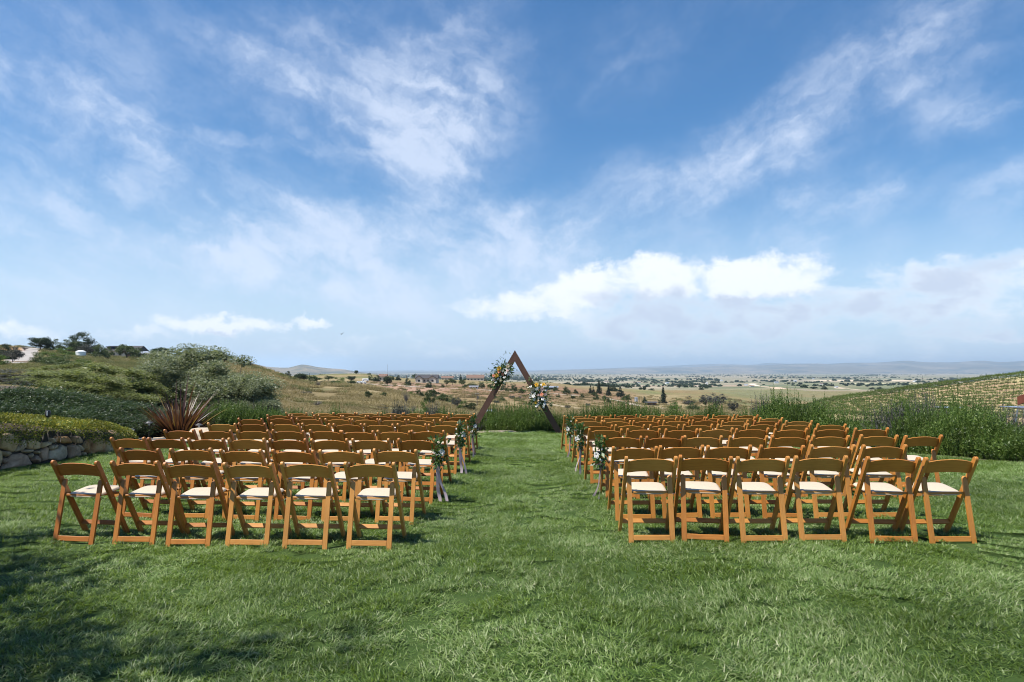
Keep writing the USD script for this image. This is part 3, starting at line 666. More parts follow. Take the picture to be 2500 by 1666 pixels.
def mountains(name, label, crest, d0, d1, d2, vbase, rough, seed, cols, step=5.0):
    """A range whose skyline runs through the crest points, with spurs and gullies on its face."""
    uu = np.arange(crest[0][0], crest[-1][0] + 1, step); tt = np.concatenate([np.linspace(0, 1, 60), np.linspace(1.03, 1.4, 12)])
    U, T = np.meshgrid(uu, tt, indexing='ij')
    D = np.where(T <= 1, d0 + (d1 - d0) * T, d1 + (d2 - d1) * (T - 1) / .4)
    X = (U - 1250) / FPX * D
    vc = PchipInterpolator(*np.array(crest, float).T)(U)
    zc = EYE - (vc - HOR) / FPX * d1; zb = EYE - (vbase - HOR) / FPX * d0 - 8
    h = zc - zb
    s = np.where(T <= 1, T ** 1.25, 1 - ((T - 1) / .4) ** 1.5)
    L = (d1 - d0)
    gul = np.abs(meshkit.fbm(np.stack([X / (L * .16), D / (L * .9), 0 * X], -1), 5, seed) - .5) * 2
    bumps = meshkit.fbm(np.stack([X / (L * .3), D / (L * .3), 0 * X], -1), 5, seed + 3) - .5
    env = np.where(T <= 1, np.clip(np.sin(np.clip(T, 0, 1) * PI), 0, 1) ** .8 + .10 * T, .1)
    Z = zb + h * np.clip(s, 0, 1) + h * env * (rough * (.35 - gul) + rough * bumps)
    Z = np.where(T < .02, zb, Z)
    c = np.zeros(U.shape + (3,)) + np.array(cols[0])
    c = lay(c, soft(gul, .05, .40) * .9, cols[1]); c = lay(c, soft(nz(X, D, L * .08, seed + 5), .5, .62) * .8, cols[2])
    m = obj(name, grid_mesh(X, D, Z), 'mountain_ground', None, True); tint(m, c.reshape(-1, 3)); tag(m, label, kind='structure')

RC = [(.13, .115, .08), (.22, .18, .125), (.05, .065, .05)]
mountains('mountain_range', 'hazy blue mountain range across the valley', [(860, 911), (1000, 908), (1100, 908.5), (1200, 909), (1250, 908.5), (1300, 906.5), (1400, 903), (1500, 900.5), (1600, 898.5), (1700, 896.5), (1790, 892.5), (1850, 893), (1900, 890), (1990, 888), (2030, 889.5), (2070, 886.5), (2110, 887), (2160, 884.5), (2215, 881.5), (2262, 885), (2310, 885.5), (2360, 883), (2400, 881.5), (2440, 884.5), (2500, 882), (2600, 879), (2800, 882), (3100, 886), (3600, 890)], 12500, 19000, 23000, 914.5, .30, 31, RC)
mountains('mountain_range_far', 'faint farthest mountain range on the horizon', [(800, 908), (1000, 905), (1200, 905.5), (1400, 902), (1600, 895), (1760, 889), (1830, 891), (1880, 886.5), (1960, 890), (2080, 886), (2200, 885), (2500, 884), (3600, 886)], 23500, 27000, 30000, 911, .12, 41, RC)
mountains('mountain_ridge', 'brown wooded ridge at the left of the valley', [(-600, 905), (-100, 900), (300, 896), (480, 893), (560, 895), (621, 891), (659, 897), (698, 898.5), (740, 891), (778, 897), (808, 900), (838, 902), (868, 907), (900, 911), (960, 914), (1020, 917)], 6400, 9200, 10500, 920, .42, 51, [(.20, .155, .085), (.27, .20, .12), (.055, .065, .035)], 3.0)

# ------------------------------------------------------------------ lawn grass
def grass():
    rng = np.random.default_rng(11)
    pats = []
    for k in range(10):
        n = 600
        c = np.stack([rng.uniform(-.17, .17, n), rng.uniform(-.17, .17, n), np.zeros(n)], 1)
        clump = meshkit.noise(np.stack([c[:, 0] * 22, c[:, 1] * 22, 0 * c[:, 0]], 1), k)
        az = rng.normal(0, 1.35, n) + (clump - .5) * 3
        L = rng.uniform(.034, .066, n) * (.7 + .6 * clump)
        L[rng.random(n) < .05] *= 1.35
        pats.append((blades(c, az, np.abs(rng.normal(.78, .32, n)), L, rng.uniform(.0042, .0076, n), rng, 2, .55), 'lawn_blade', False))
    s = .25
    gx, gy = np.meshgrid(np.arange(-9, 14.6, s), np.arange(1.6, 18.8, s))
    p = np.stack([gx.ravel(), gy.ravel()], 1) + rng.uniform(-.09, .09, (gx.size, 2))
    p = p[np.abs(p[:, 0]) < .80 * p[:, 1] + 2.6]
    p = p[contains_xy(LAWN.buffer(-.04), p[:, 0], p[:, 1])]
    n = len(p)
    z = lawn_z(p[:, 0], p[:, 1])
    w = np.stack([p[:, 0] / 1.1, p[:, 1] / 1.5, 0 * z], 1)
    lay_az = meshkit.fbm(w, 2, 3) * 4 * PI
    amt = np.clip((meshkit.fbm(w * 1.7, 3, 9) - .36) * 1.0, 0, .20)
    q = qmul(np.stack([np.cos(amt / 2), -np.sin(lay_az) * np.sin(amt / 2), np.cos(lay_az) * np.sin(amt / 2), 0 * amt], 1), zturn(lay_az + rng.normal(0, .7, n)))
    size = (.55 + .80 * meshkit.fbm(w * 1.8 + 7, 3, 5)) * rng.uniform(.9, 1.12, n)
    scatter('lawn_grass', pats, np.stack([p[:, 0], p[:, 1], z + .004], 1), q, np.stack([np.ones(n), np.ones(n), size], 1), rng.integers(0, 10, n), 'thick mown grass blades all over the lawn', 'grass')
grass()

# ------------------------------------------------------------------ plants: patterns
def rosemary(seed, n, mat, spread=.55, lean=(0, 0), twigs=30, needle=.042):
    rng = np.random.default_rng(seed)
    r = np.sqrt(rng.random(n)) * spread; a = rng.uniform(0, 2 * PI, n)
    base = np.stack([r * np.cos(a), r * np.sin(a), rng.uniform(-.02, .25, n) * (1 - r / spread * .6)], 1)
    H = rng.uniform(.52, .80, n) * (1.12 - .55 * (r / spread) ** 2)
    out = np.stack([np.cos(a) * r / spread * .34 + lean[0], np.sin(a) * r / spread * .34 + lean[1], np.ones(n)], 1) + rng.normal(0, .07, (n, 3))
    out /= np.linalg.norm(out, axis=1, keepdims=True)
    bend = rng.normal(0, .06, (n, 3)); bend[:, 2] = 0
    m = 66
    t = np.linspace(.10, 1.0, m)[None, :, None]
    P = base[:, None] + out[:, None] * H[:, None, None] * t + bend[:, None] * t ** 2 + rng.normal(0, .004, (n, m, 3))
    d = out[:, None] * .85 + rng.normal(0, .56, (n, m, 3))
    L = needle * rng.uniform(.7, 1.3, (n, m)) * (1.2 - .6 * t[..., 0] ** 4)
    v, f = leaf_quads(P.reshape(-1, 3), d.reshape(-1, 3), L.ravel(), L.ravel() * .42, rng)
    q = 2400; rr = np.sqrt(rng.random(q)) * spread * .95; aa = rng.uniform(0, 2 * PI, q)
    top = .66 * (1.05 - .5 * (rr / spread) ** 2) * (.75 + .5 * meshkit.noise(np.stack([rr * np.cos(aa) * 7, rr * np.sin(aa) * 7, 0 * rr], 1), seed))
    zz = top * rng.random(q) ** .6
    c2 = np.stack([rr * np.cos(aa) + lean[0] * zz, rr * np.sin(aa) + lean[1] * zz, zz], 1)
    v2, f2 = leaf_quads(c2, np.stack([rng.normal(lean[0], .5, q), rng.normal(lean[1], .5, q), rng.uniform(.2, 1.1, q)], 1), rng.uniform(.05, .09, q), rng.uniform(.016, .026, q), rng)
    f = np.vstack([f, f2 + len(v)]); v = np.vstack([v, v2])
    zs = .95 / np.percentile(v[:, 2], 98.5); v[:, 2] *= zs
    p = pattern('rosemary_bush')
    obj('sprigs', (v, f), mat, p)
    b = MB()
    for k in rng.choice(n, twigs, False):
        b.tube([base[k] * [1, 1, 0] - [0, 0, .05], base[k], base[k] + out[k] * H[k] * .5], [.008, .007, .004], 3, False)
    obj('woody_stems', b.mesh, 'dry_twig', p)
    return p
ROSEMARY = [rosemary(21, 240, 'rosemary_leaf'), rosemary(22, 250, 'rosemary_leaf', .6), rosemary(23, 230, 'rosemary_leaf', .5, (.05, 0)), rosemary(24, 210, 'rosemary_grey', .5, (0, 0), 60, .034)]
SPRAWL = [rosemary(25, 250, 'rosemary_dark_leaf', .75, (.55, -.1), 20), rosemary(26, 250, 'rosemary_dark_leaf', .8, (.42, -.15), 20)]
DRYBUSH = rosemary(27, 150, 'dry_twig', .5, (0, 0), 90, .03)

def crown(seed, n, leaf, mat, shape='dome', clumps=26, rc=.17, z0=0.0, trunk='bark', tr=.035, top=1.0, limbs=6, aspect=.5, name='tree'):
    """A plant one unit wide and one high: leaf clumps spread through the crown's volume, trunk and limbs."""
    rng = np.random.default_rng(seed)
    C, R = [], []
    while len(C) < clumps:
        p = rng.uniform(-1, 1, 3)
        if shape == 'dome':
            if np.hypot(p[0], p[1]) ** 2 + max(p[2], 0) ** 2 > 1 or p[2] < -.30 or np.linalg.norm(p) < .40: continue
            p[2] = abs(p[2]) ** 1.15
            c = np.array([p[0] * .42, p[1] * .42, z0 + (top - z0 - rc * .8) * p[2]])
        elif shape == 'round':
            if np.linalg.norm(p) > 1 or np.linalg.norm(p) < .30: continue
            c = np.array([p[0] * .40, p[1] * .40, (z0 + top) / 2 + (top - z0) * .40 * p[2]])
        elif shape == 'cone':
            h = rng.random() ** 1.2; a = rng.uniform(0, 2 * PI); rr = (1 - h) * .44 * (.7 + .3 * math.cos(h * 40)) * rng.uniform(.55, 1)
            c = np.array([rr * math.cos(a), rr * math.sin(a), z0 + (top - z0) * h])
        C.append(c); R.append(rc * rng.uniform(.65, 1.25) * (1.15 - .75 * (c[2] - z0) if shape == 'cone' else 1))
    C, R = np.array(C), np.array(R)
    k = rng.choice(clumps, n, p=R ** 2 / (R ** 2).sum())
    d = rng.normal(size=(n, 3)); d /= np.linalg.norm(d, axis=1, keepdims=True)
    d[:, 2] = np.where(d[:, 2] < -.35, -d[:, 2], d[:, 2])
    rad = rng.random(n) ** (.32 if n > 10000 else .5)
    pos = C[k] + d * (R[k] * rad)[:, None] * [1, 1, aspect / .5]
    dirs = d * .6 + rng.normal(0, .6, (n, 3))
    fit = np.array([.5 / np.percentile(np.abs(pos[:, 0]), 98), .5 / np.percentile(np.abs(pos[:, 1]), 98), 1 / np.percentile(pos[:, 2], 99.3)])
    pos, C = pos * fit, C * fit
    v, f = leaf_quads(pos, dirs, leaf * rng.uniform(.7, 1.3, n), leaf * rng.uniform(.35, .6, n), rng)
    # an inner fill of larger leaves, so that one does not see through the crown's heart
    m2 = n // 8; k2 = rng.choice(clumps, m2, p=R ** 2 / (R ** 2).sum()); d2 = rng.normal(size=(m2, 3)); d2 /= np.linalg.norm(d2, axis=1, keepdims=True)
    v2, f2 = leaf_quads(C[k2] + d2 * (R[k2] * .62 * rng.random(m2) ** .5)[:, None] * fit, rng.normal(size=(m2, 3)), leaf * (2.6 if n > 10000 else 1.7), leaf * (1.9 if n > 10000 else 1.2), rng)
    v, f = np.vstack([v, v2]), np.vstack([f, f2 + len(v)])
    p = pattern(name)
    obj('crown', (v, f), mat, p)
    b = MB()
    hub = np.array([rng.normal(0, .02), rng.normal(0, .02), z0 + (top - z0) * .22])
    b.tube([[0, 0, -.04], hub * [.5, .5, .5], hub], [tr * 1.25, tr, tr * .8], 6, False)
    if shape == 'cone':
        b.tube([hub, [0, 0, top * .97]], [tr * .8, tr * .15], 5, False)
    else:
        for j in rng.choice(clumps, limbs, False):
            mid = hub * .5 + C[j] * .5 + rng.normal(0, .03, 3)
            b.tube([hub, mid, C[j]], [tr * .6, tr * .38, tr * .12], 4, False)
    obj('trunk', b.mesh, trunk, p)
    return p

def bare(seed, n=70, mat='grey_bark', name='bare_tree'):
    rng = np.random.default_rng(seed); b = MB(); tips = []
    for k in range(n):
        a = rng.uniform(0, 2 * PI); r = rng.uniform(.1, .5); z = rng.uniform(.45, 1)
        m = np.array([r * math.cos(a) * .4, r * math.sin(a) * .4, z * .55]); e = np.array([r * math.cos(a), r * math.sin(a), z])
        b.tube([[0, 0, .12], m, e], [.018, .012, .005], 3, False); tips.append(e)
    tips = np.array(tips)
    p = pattern(name)
    t = np.repeat(tips, 8, 0) + rng.normal(0, .07, (n * 8, 3))
    obj('crown', leaf_quads(t, rng.normal(size=t.shape), .06, .018, rng), 'grey_tree_leaf', p)
    b.tube([[0, 0, -.04], [0, 0, .14]], [.03, .024], 5, False)
    obj('trunk', b.mesh, mat, p)
    return p

BIG = [crown(31, 40000, .021, 'olive_leaf', 'dome', 54, .150, .03, 'grey_bark', .012, 1, 26, name='big_shrub'), crown(32, 40000, .021, 'olive_leaf', 'dome', 60, .140, .03, 'grey_bark', .012, 1, 26, name='big_shrub')]
LIME = [crown(33, 30000, .023, 'lime_shrub_leaf', 'dome', 44, .155, .03, 'grey_bark', .012, 1, 24, name='lime_shrub'), crown(34, 30000, .023, 'lime_shrub_leaf', 'dome', 40, .16, .03, 'grey_bark', .012, 1, 24, name='lime_shrub')]
GREYSHRUB = crown(35, 18000, .021, 'grey_tree_leaf', 'dome', 70, .12, .02, 'grey_bark', .01, 1, 30, name='grey_shrub')
KIND = {'oak': [crown(41, 5200, .055, 'oak_leaf', 'dome', 50, .15, .03, 'bark', .03, name='oak_tree'), crown(42, 5200, .055, 'oak_leaf', 'round', 46, .16, .05, 'bark', .03, name='oak_tree')],
        'orchard': [crown(43, 2000, .075, 'orchard_leaf', 'round', 26, .15, .14, 'bark', .035, name='orchard_tree'), crown(44, 1800, .075, 'orchard_leaf', 'round', 22, .15, .16, 'bark', .035, name='orchard_tree'), crown(45, 2000, .07, 'orchard_leaf', 'dome', 30, .14, .12, 'bark', .03, name='orchard_tree')],
        'bush': [crown(46, 2600, .060, 'orchard_leaf', 'dome', 34, .15, .0, 'bark', .02, name='bush'), crown(47, 2600, .060, 'bright_bush_leaf', 'dome', 34, .15, .0, 'bark', .02, name='bush')],
        'bright': [crown(48, 2600, .055, 'bright_bush_leaf', 'dome', 32, .15, .02, 'bark', .02, name='bright_bush')],
        'conifer': [crown(49, 2400, .070, 'conifer_leaf', 'cone', 70, .13, .06, 'bark', .03, name='conifer_tree'), crown(50, 2400, .07, 'conifer_leaf', 'cone', 60, .14, .06, 'bark', .03, name='conifer_tree')],
        'grey': [crown(51, 2600, .055, 'grey_tree_leaf', 'round', 30, .14, .08, 'grey_bark', .03, name='grey_tree'), crown(52, 2200, .055, 'grey_tree_leaf', 'dome', 28, .14, .04, 'grey_bark', .03, name='grey_bush')],
        'bare': [bare(53), bare(54)]}
NAME = {'oak': ('oak_tree', 'oak tree', 'dark green spreading oak'), 'orchard': ('orchard_tree', 'tree', 'small olive-green tree'), 'bush': ('bush', 'bush', 'rounded green bush'), 'bright': ('bright_bush', 'bush', 'bright yellow-green bush'),
        'conifer': ('conifer_tree', 'conifer', 'tall dark conifer'), 'grey': ('grey_tree', 'tree', 'grey-leaved tree'), 'bare': ('bare_tree', 'tree', 'small leafless grey tree')}
ORD = ['', 'first', 'second', 'third', 'fourth', 'fifth', 'sixth', 'seventh', 'eighth', 'ninth', 'tenth', 'eleventh', 'twelfth', 'thirteenth', 'fourteenth', 'fifteenth', 'sixteenth', 'seventeenth', 'eighteenth', 'nineteenth', 'twentieth']

def trees(group, where, rows, seed):
    """rows: (u, v_base, v_top, width, y0, y1, kind); the label counts them from the left of the group, kind by kind."""
    rng = np.random.default_rng(seed)
    rows = sorted(rows); seen = {}
    total = {k: sum(r[6] == k for r in rows) for k in KIND}
    for u, vb, vt, w, y0, y1, kind in rows:
        g = ground_hit(u, vb, y0, y1); y = g[1]
        seen[kind] = seen.get(kind, 0) + 1
        name, cat, look = NAME[kind]
        rank = '' if total[kind] == 1 else ', %s from the left' % ORD[seen[kind]]
        h = max(.5, EYE - (vt - HOR) / FPX * y - g[2]); W = w / FPX * y
        copy(KIND[kind][rng.integers(len(KIND[kind]))], name, look + ' ' + where + rank, cat, g, rng.uniform(0, 360), group, (W, W, h))

trees('trees along the left hilltop', 'on the left hilltop', [(98, 854, 825, 46, 180, 235, 'oak'), (131, 856, 829, 34, 180, 235, 'orchard'), (168, 859, 831, 48, 180, 235, 'orchard'), (200, 862, 814, 64, 180, 232, 'oak'), (212, 867, 841, 38, 170, 225, 'grey'),
      (158, 868, 850, 44, 150, 220, 'bright'), (244, 876, 843, 40, 150, 225, 'orchard'), (263, 872, 848, 26, 160, 225, 'orchard'), (310, 877, 843, 48, 150, 225, 'orchard'), (338, 875, 850, 30, 160, 225, 'orchard'), (396, 874, 850, 46, 160, 225, 'oak'),
      (520, 882, 857, 50, 180, 226, 'oak'), (470, 880, 852, 60, 180, 226, 'oak'), (548, 885, 866, 44, 180, 226, 'orchard'), (578, 890, 876, 30, 180, 226, 'orchard'), (604, 893, 882, 28, 180, 226, 'oak'), (60, 856, 845, 26, 180, 235, 'bare')], 1)
trees('bushes beside the dirt road', 'beside the dirt road on the left hill', [(8, 878, 842, 44, 100, 190, 'oak'), (32, 884, 849, 44, 100, 180, 'grey'), (2, 892, 868, 40, 90, 150, 'bush'), (103, 886, 861, 50, 90, 180, 'bush'), (140, 894, 867, 66, 90, 170, 'bush'),
      (178, 898, 871, 66, 90, 160, 'bush'), (206, 902, 878, 48, 90, 150, 'bush'), (122, 881, 860, 46, 100, 180, 'bush')], 2)
FARM = [(703, 937, 907, 16, 200, 232, 'oak'), (737, 938, 913, 34, 215, 300, 'oak'), (756, 934, 913, 5, 220, 320, 'conifer'), (768, 941, 918, 30, 200, 300, 'orchard'), (802, 930, 918, 24, 250, 400, 'orchard'), (829, 945, 922, 34, 200, 300, 'bright'),
        (796, 944, 929, 24, 200, 300, 'bush'), (858, 930, 919, 22, 260, 420, 'oak'), (860, 944, 929, 20, 210, 300, 'orchard'), (906, 931, 917, 14, 260, 420, 'orchard'), (921, 932, 917, 16, 260, 420, 'oak'), (947, 941, 920, 20, 230, 330, 'oak'), (957, 934, 920, 12, 260, 400, 'orchard'),
        (972, 929, 917, 13, 300, 460, 'oak'), (996, 941, 925, 15, 240, 340, 'oak'), (1015, 928, 914, 15, 330, 460, 'orchard'), (1048, 947, 932, 15, 240, 340, 'oak'), (1080, 947, 938, 11, 240, 340, 'orchard'), (1091, 941, 928, 13, 250, 380, 'orchard'),
        (688, 928, 912, 22, 180, 230, 'bush'), (720, 936, 922, 24, 180, 240, 'orchard'), (745, 940, 930, 22, 180, 230, 'bush'), (812, 942, 930, 22, 220, 300, 'orchard'), (870, 914, 905, 9, 450, 560, 'oak'), (902, 915, 911, 9, 450, 560, 'oak')]
trees('trees around the middle farmhouses', 'by the middle farmhouses', FARM, 3)
trees('plants on the golden slope left of the arch', 'on the golden slope left of the arch', [(778, 951, 932, 18, 140, 200, 'bare'), (900, 975, 955, 16, 80, 150, 'orchard'), (937, 971, 958, 15, 80, 150, 'orchard'), (992, 985, 957, 18, 75, 140, 'bare'), (938, 958, 944, 20, 200, 300, 'bare'), (908, 954, 942, 26, 200, 300, 'grey'),
      (967, 960, 951, 28, 200, 300, 'bare'), (748, 962, 950, 26, 80, 150, 'grey'), (776, 992, 980, 30, 40, 90, 'bare'), (1010, 1008, 990, 18, 40, 90, 'bare'), (935, 1000, 992, 26, 40, 80, 'grey')], 4)
trees('shrubs in the gully left of the arch', 'in the gully left of the arch', [(1006, 968, 957, 18, 120, 180, 'bush'), (1023, 970, 951, 26, 130, 200, 'orchard'), (1049, 988, 954, 26, 90, 160, 'orchard'), (1060, 972, 951, 26, 130, 200, 'orchard'), (1080, 986, 962, 30, 90, 160, 'orchard'),
      (1098, 990, 966, 26, 90, 160, 'bush'), (1115, 995, 972, 24, 90, 160, 'grey'), (1038, 1012, 979, 22, 40, 90, 'bright'), (1130, 1002, 978, 26, 80, 150, 'bush'), (1150, 1004, 984, 26, 80, 150, 'orchard')], 5)
trees('orchard trees on the brown slope', 'in the brown orchard behind the arch', [(1105, 941, 925, 18, 230, 380, 'orchard'), (1130, 944, 926, 18, 230, 380, 'orchard'), (1125, 930, 915, 7, 300, 480, 'conifer'), (1135, 950, 939, 14, 230, 330, 'orchard'), (1154, 942, 933, 24, 240, 380, 'bush'), (1174, 949, 932, 18, 230, 340, 'orchard'),
      (1198, 952, 938, 15, 220, 330, 'orchard'), (1229, 955, 940, 15, 220, 330, 'orchard'), (1252, 958, 938, 20, 220, 330, 'orchard'), (1238, 957, 945, 10, 220, 330, 'orchard'), (1274, 964, 949, 18, 200, 320, 'orchard'), (1250, 973, 961, 14, 180, 300, 'grey'), (1206, 976, 966, 12, 170, 300, 'orchard'),
      (1213, 984, 972, 14, 160, 260, 'grey'), (1224, 978, 967, 15, 170, 280, 'bush'), (1270, 974, 965, 12, 180, 300, 'bare'), (1337, 953, 940, 12, 220, 380, 'conifer'), (1357, 957, 943, 13, 220, 360, 'orchard'), (1382, 963, 945, 20, 210, 330, 'orchard'), (1362, 970, 961, 11, 200, 300, 'bush'),
      (1385, 1000, 989, 14, 150, 220, 'grey'), (1405, 962, 951, 12, 220, 340, 'orchard'), (1398, 976, 966, 12, 190, 280, 'orchard'), (1420, 972, 962, 12, 200, 300, 'orchard')], 6)
trees('trees right of the arch', 'right of the arch beyond the hedge', [(1441, 963, 942, 9, 250, 380, 'conifer'), (1448, 967, 945, 10, 250, 380, 'conifer'), (1462, 962, 931, 14, 280, 420, 'conifer'), (1485, 967, 940, 13, 260, 420, 'conifer'), (1514, 970, 945, 20, 260, 400, 'conifer'), (1496, 955, 943, 22, 330, 480, 'oak'),
      (1451, 970, 957, 13, 240, 330, 'orchard'), (1455, 977, 963, 13, 220, 310, 'orchard'), (1476, 979, 967, 14, 220, 310, 'orchard'), (1485, 986, 971, 12, 200, 300, 'orchard'), (1525, 982, 966, 16, 220, 320, 'orchard'), (1534, 980, 963, 12, 230, 330, 'orchard'), (1435, 993, 977, 12, 160, 260, 'grey'), (1573, 984, 969, 11, 220, 320, 'oak'),
      (1618, 987, 946, 20, 220, 310, 'conifer'), (1679, 988, 967, 26, 200, 300, 'grey'), (1645, 998, 982, 24, 180, 280, 'bush'), (1692, 1003, 978, 30, 150, 250, 'bush'), (1722, 992, 965, 32, 200, 300, 'grey'), (1748, 998, 962, 42, 180, 280, 'grey'), (1788, 1008, 980, 24, 120, 220, 'grey'),
      (1590, 961, 949, 22, 500, 800, 'oak'), (1564, 955, 946, 9, 500, 900, 'oak'), (1572, 956, 945, 9, 500, 900, 'oak')], 7)
trees('oaks scattered over the valley fields', 'alone in the valley fields', [(1657, 948, 939, 11, 700, 1500, 'oak'), (1711, 952, 943, 11, 700, 1400, 'oak'), (1986, 950, 945, 18, 700, 1400, 'oak'), (2011, 951, 942, 14, 700, 1400, 'oak'), (2015, 941, 935, 11, 1000, 2400, 'oak'), (2030, 943, 936, 9, 1000, 2400, 'oak'), (2065, 943, 937, 8, 1000, 2400, 'oak'),
      (2094, 943, 937, 8, 1000, 2400, 'oak'), (2116, 945, 940, 9, 900, 2000, 'oak'), (2127, 951, 946, 14, 800, 1500, 'oak'), (2145, 951, 945, 14, 800, 1500, 'oak'), (1953, 941, 934, 10, 1000, 2400, 'oak'), (1924, 939, 934, 9, 1000, 2400, 'oak'), (2239, 949, 941, 12, 900, 1500, 'oak')], 8)

# a far-off wood of valley trees that reads as one mass
def valley_woods():
    rng = np.random.default_rng(77)
    n = 26000
    u = rng.uniform(780, 2650, n); y = np.exp(rng.uniform(math.log(750), math.log(11500), n))
    x = (u - 1250) / FPX * y
    clump = meshkit.fbm(np.stack([u / 90, np.log(y) / .16, 0 * u], 1), 4, 5)
    dens = soft(clump, .53, .64) * 1.15 + .012
    dens += soft(u, 1480, 1300) * soft(y, 2200, 3500) * (1 - soft(y, 8000, 9500)) * .9
    dens += soft(u, 1380, 1450) * (1 - soft(u, 1700, 1760)) * soft(y, 1100, 1300) * (1 - soft(y, 2300, 2800)) * .28
    dens *= np.where((y < 1300) & (u > 1780), .06, 1) * np.where(y < 1500, .45, 1)
    keep = rng.random(n) < dens * .34
    x, y = x[keep], y[keep]; z = ground_z(x, y); n = len(x)
    pats = []
    for k in range(4):
        r2 = np.random.default_rng(90 + k)
        d = r2.normal(size=(90, 3)); d /= np.linalg.norm(d, axis=1, keepdims=True); d[:, 2] = np.abs(d[:, 2])
        pats.append((leaf_quads(d * [.45, .45, .7] * r2.uniform(.5, 1, (90, 1)), d + r2.normal(0, .5, (90, 3)), .45, .34, r2), 'valley_tree_leaf', False))
    h = rng.uniform(4.0, 8.5, n) * np.clip(y / 2600, .62, 1.0); w = h * rng.uniform(1.1, 1.9, n)
    scatter('valley_woods', pats, np.stack([x, y, z - .3], 1), zturn(rng.uniform(0, 6.28, n)), np.stack([w, w, h], 1), rng.integers(0, 4, n), 'far-off oak woods and shelter belts across the valley', 'woods')
valley_woods()

# ------------------------------------------------------------------ shrubs on the left bank
def shrub(pat, name, u, vt, w, y, label, cat='shrub', group='large shrubs on the left bank', rz=0, sink=.0):
    g = spot(u, y); h = EYE - (vt - HOR) / FPX * y - g[2] + sink
    W = w / FPX * y
    copy(pat, name, label, cat, g - [0, 0, sink], rz, group, (W, W, h))
shrub(BIG[0], 'big_shrub', 462, 851, 300, 29, 'huge rounded grey-green shrub, tallest of the left bank, behind the flax', rz=20, sink=.3)
shrub(BIG[1], 'big_shrub', 566, 880, 225, 28, 'grey-green shrub sloping down to the right behind the left chairs', rz=120, sink=.3)
shrub(BIG[1], 'big_shrub', 378, 869, 235, 28, 'grey-green shrub just left of the tallest shrub', rz=250, sink=.3)
shrub(LIME[0], 'lime_shrub', 292, 893, 250, 25, 'yellow-green airy shrub in the middle of the left bank', rz=40, sink=.3)
shrub(LIME[1], 'lime_shrub', 190, 906, 235, 23.5, 'yellow-green shrub left of centre above the rosemary bank', rz=150, sink=.3)
shrub(LIME[0], 'lime_shrub', 150, 888, 165, 31, 'lime green shrub higher up, below the dirt road bushes', rz=210, sink=.2)
shrub(LIME[1], 'lime_shrub', 90, 908, 175, 24.0, 'small lime green shrub near the left edge under the dirt road', rz=310, sink=.2)
shrub(GREYSHRUB, 'grey_shrub', 10, 903, 300, 24.5, 'dry grey twiggy shrub at the left edge above the rosemary', rz=0, sink=.2)
shrub(BIG[0], 'big_shrub', 624, 930, 120, 27, 'small grey-green shrub at the right end of the left bank', rz=80, sink=.2)

# ------------------------------------------------------------------ dry grass on the slopes
leafy('dry_grass_blade', [(.13,.105,.045),(.19,.15,.066),(.26,.205,.105),(.33,.265,.15)], .6, .3, .25, patch_scale=.05)
leafy('green_grass_blade', [(.06,.075,.02),(.10,.11,.032),(.15,.145,.05),(.21,.185,.085)], .6, .3, .25, patch_scale=.05)
def tufts():
    rng = np.random.default_rng(66); pats = []
    for k in range(6):
        n = 90; r = np.sqrt(rng.random(n)) * .5; a = rng.uniform(0, 2 * PI, n)
        c = np.stack([r * np.cos(a), r * np.sin(a), 0 * a], 1)
        pats.append((blades(c, rng.uniform(0, 2 * PI, n), np.abs(rng.normal(.35, .3, n)), rng.uniform(.25, .6, n), rng.uniform(.02, .05, n), rng, 2, .5), 'dry_grass_blade' if k < 4 else 'green_grass_blade', False))
    n = 30000
    u = rng.uniform(-150, 2000, n); y = np.exp(rng.uniform(math.log(24), math.log(330), n)); x = (u - 1250) / FPX * y
    green = soft(u, 560, 380) * .75 + soft(meshkit.fbm(np.stack([x / 22, y / 22, 0 * x], 1), 4, 2), .46, .62) * .6
    keep = meshkit.fbm(np.stack([x / 7, y / 7, 0 * x], 1), 3, 8) > .40
    road_ok = np.ones(n, bool)
    for pts, w in (([(-260, 95), (-60, 108), (0, 112), (40, 128), (56, 150), (66, 185), (78, 222), (84, 236)], 3.0), ([(1345, 205), (1385, 190), (1435, 178)], 2.2), ([(1480, 285), (1530, 262), (1600, 225), (1700, 190)], 2.2), ([(880, 300), (1000, 292), (1120, 285), (1250, 280), (1400, 285)], 2.6)):
        road_ok &= line_dist(u, y, pts) > w
    keep &= road_ok & ((y > 36) | (u > 640))
    x, y, green = x[keep], y[keep], green[keep]; n = len(x)
    s = rng.uniform(.6, 1.5, n) * np.clip(y / 90, .6, 1.6)
    scatter('dry_grass', pats, np.stack([x, y, ground_z(x, y) - .02], 1), zturn(rng.uniform(0, 6.28, n)), np.stack([s, s, s * .75], 1), np.where(rng.random(n) < green, rng.integers(4, 6, n), rng.integers(0, 4, n)), 'tufts of dry wild grass on the slopes beyond the hedge', 'grass')
tufts()

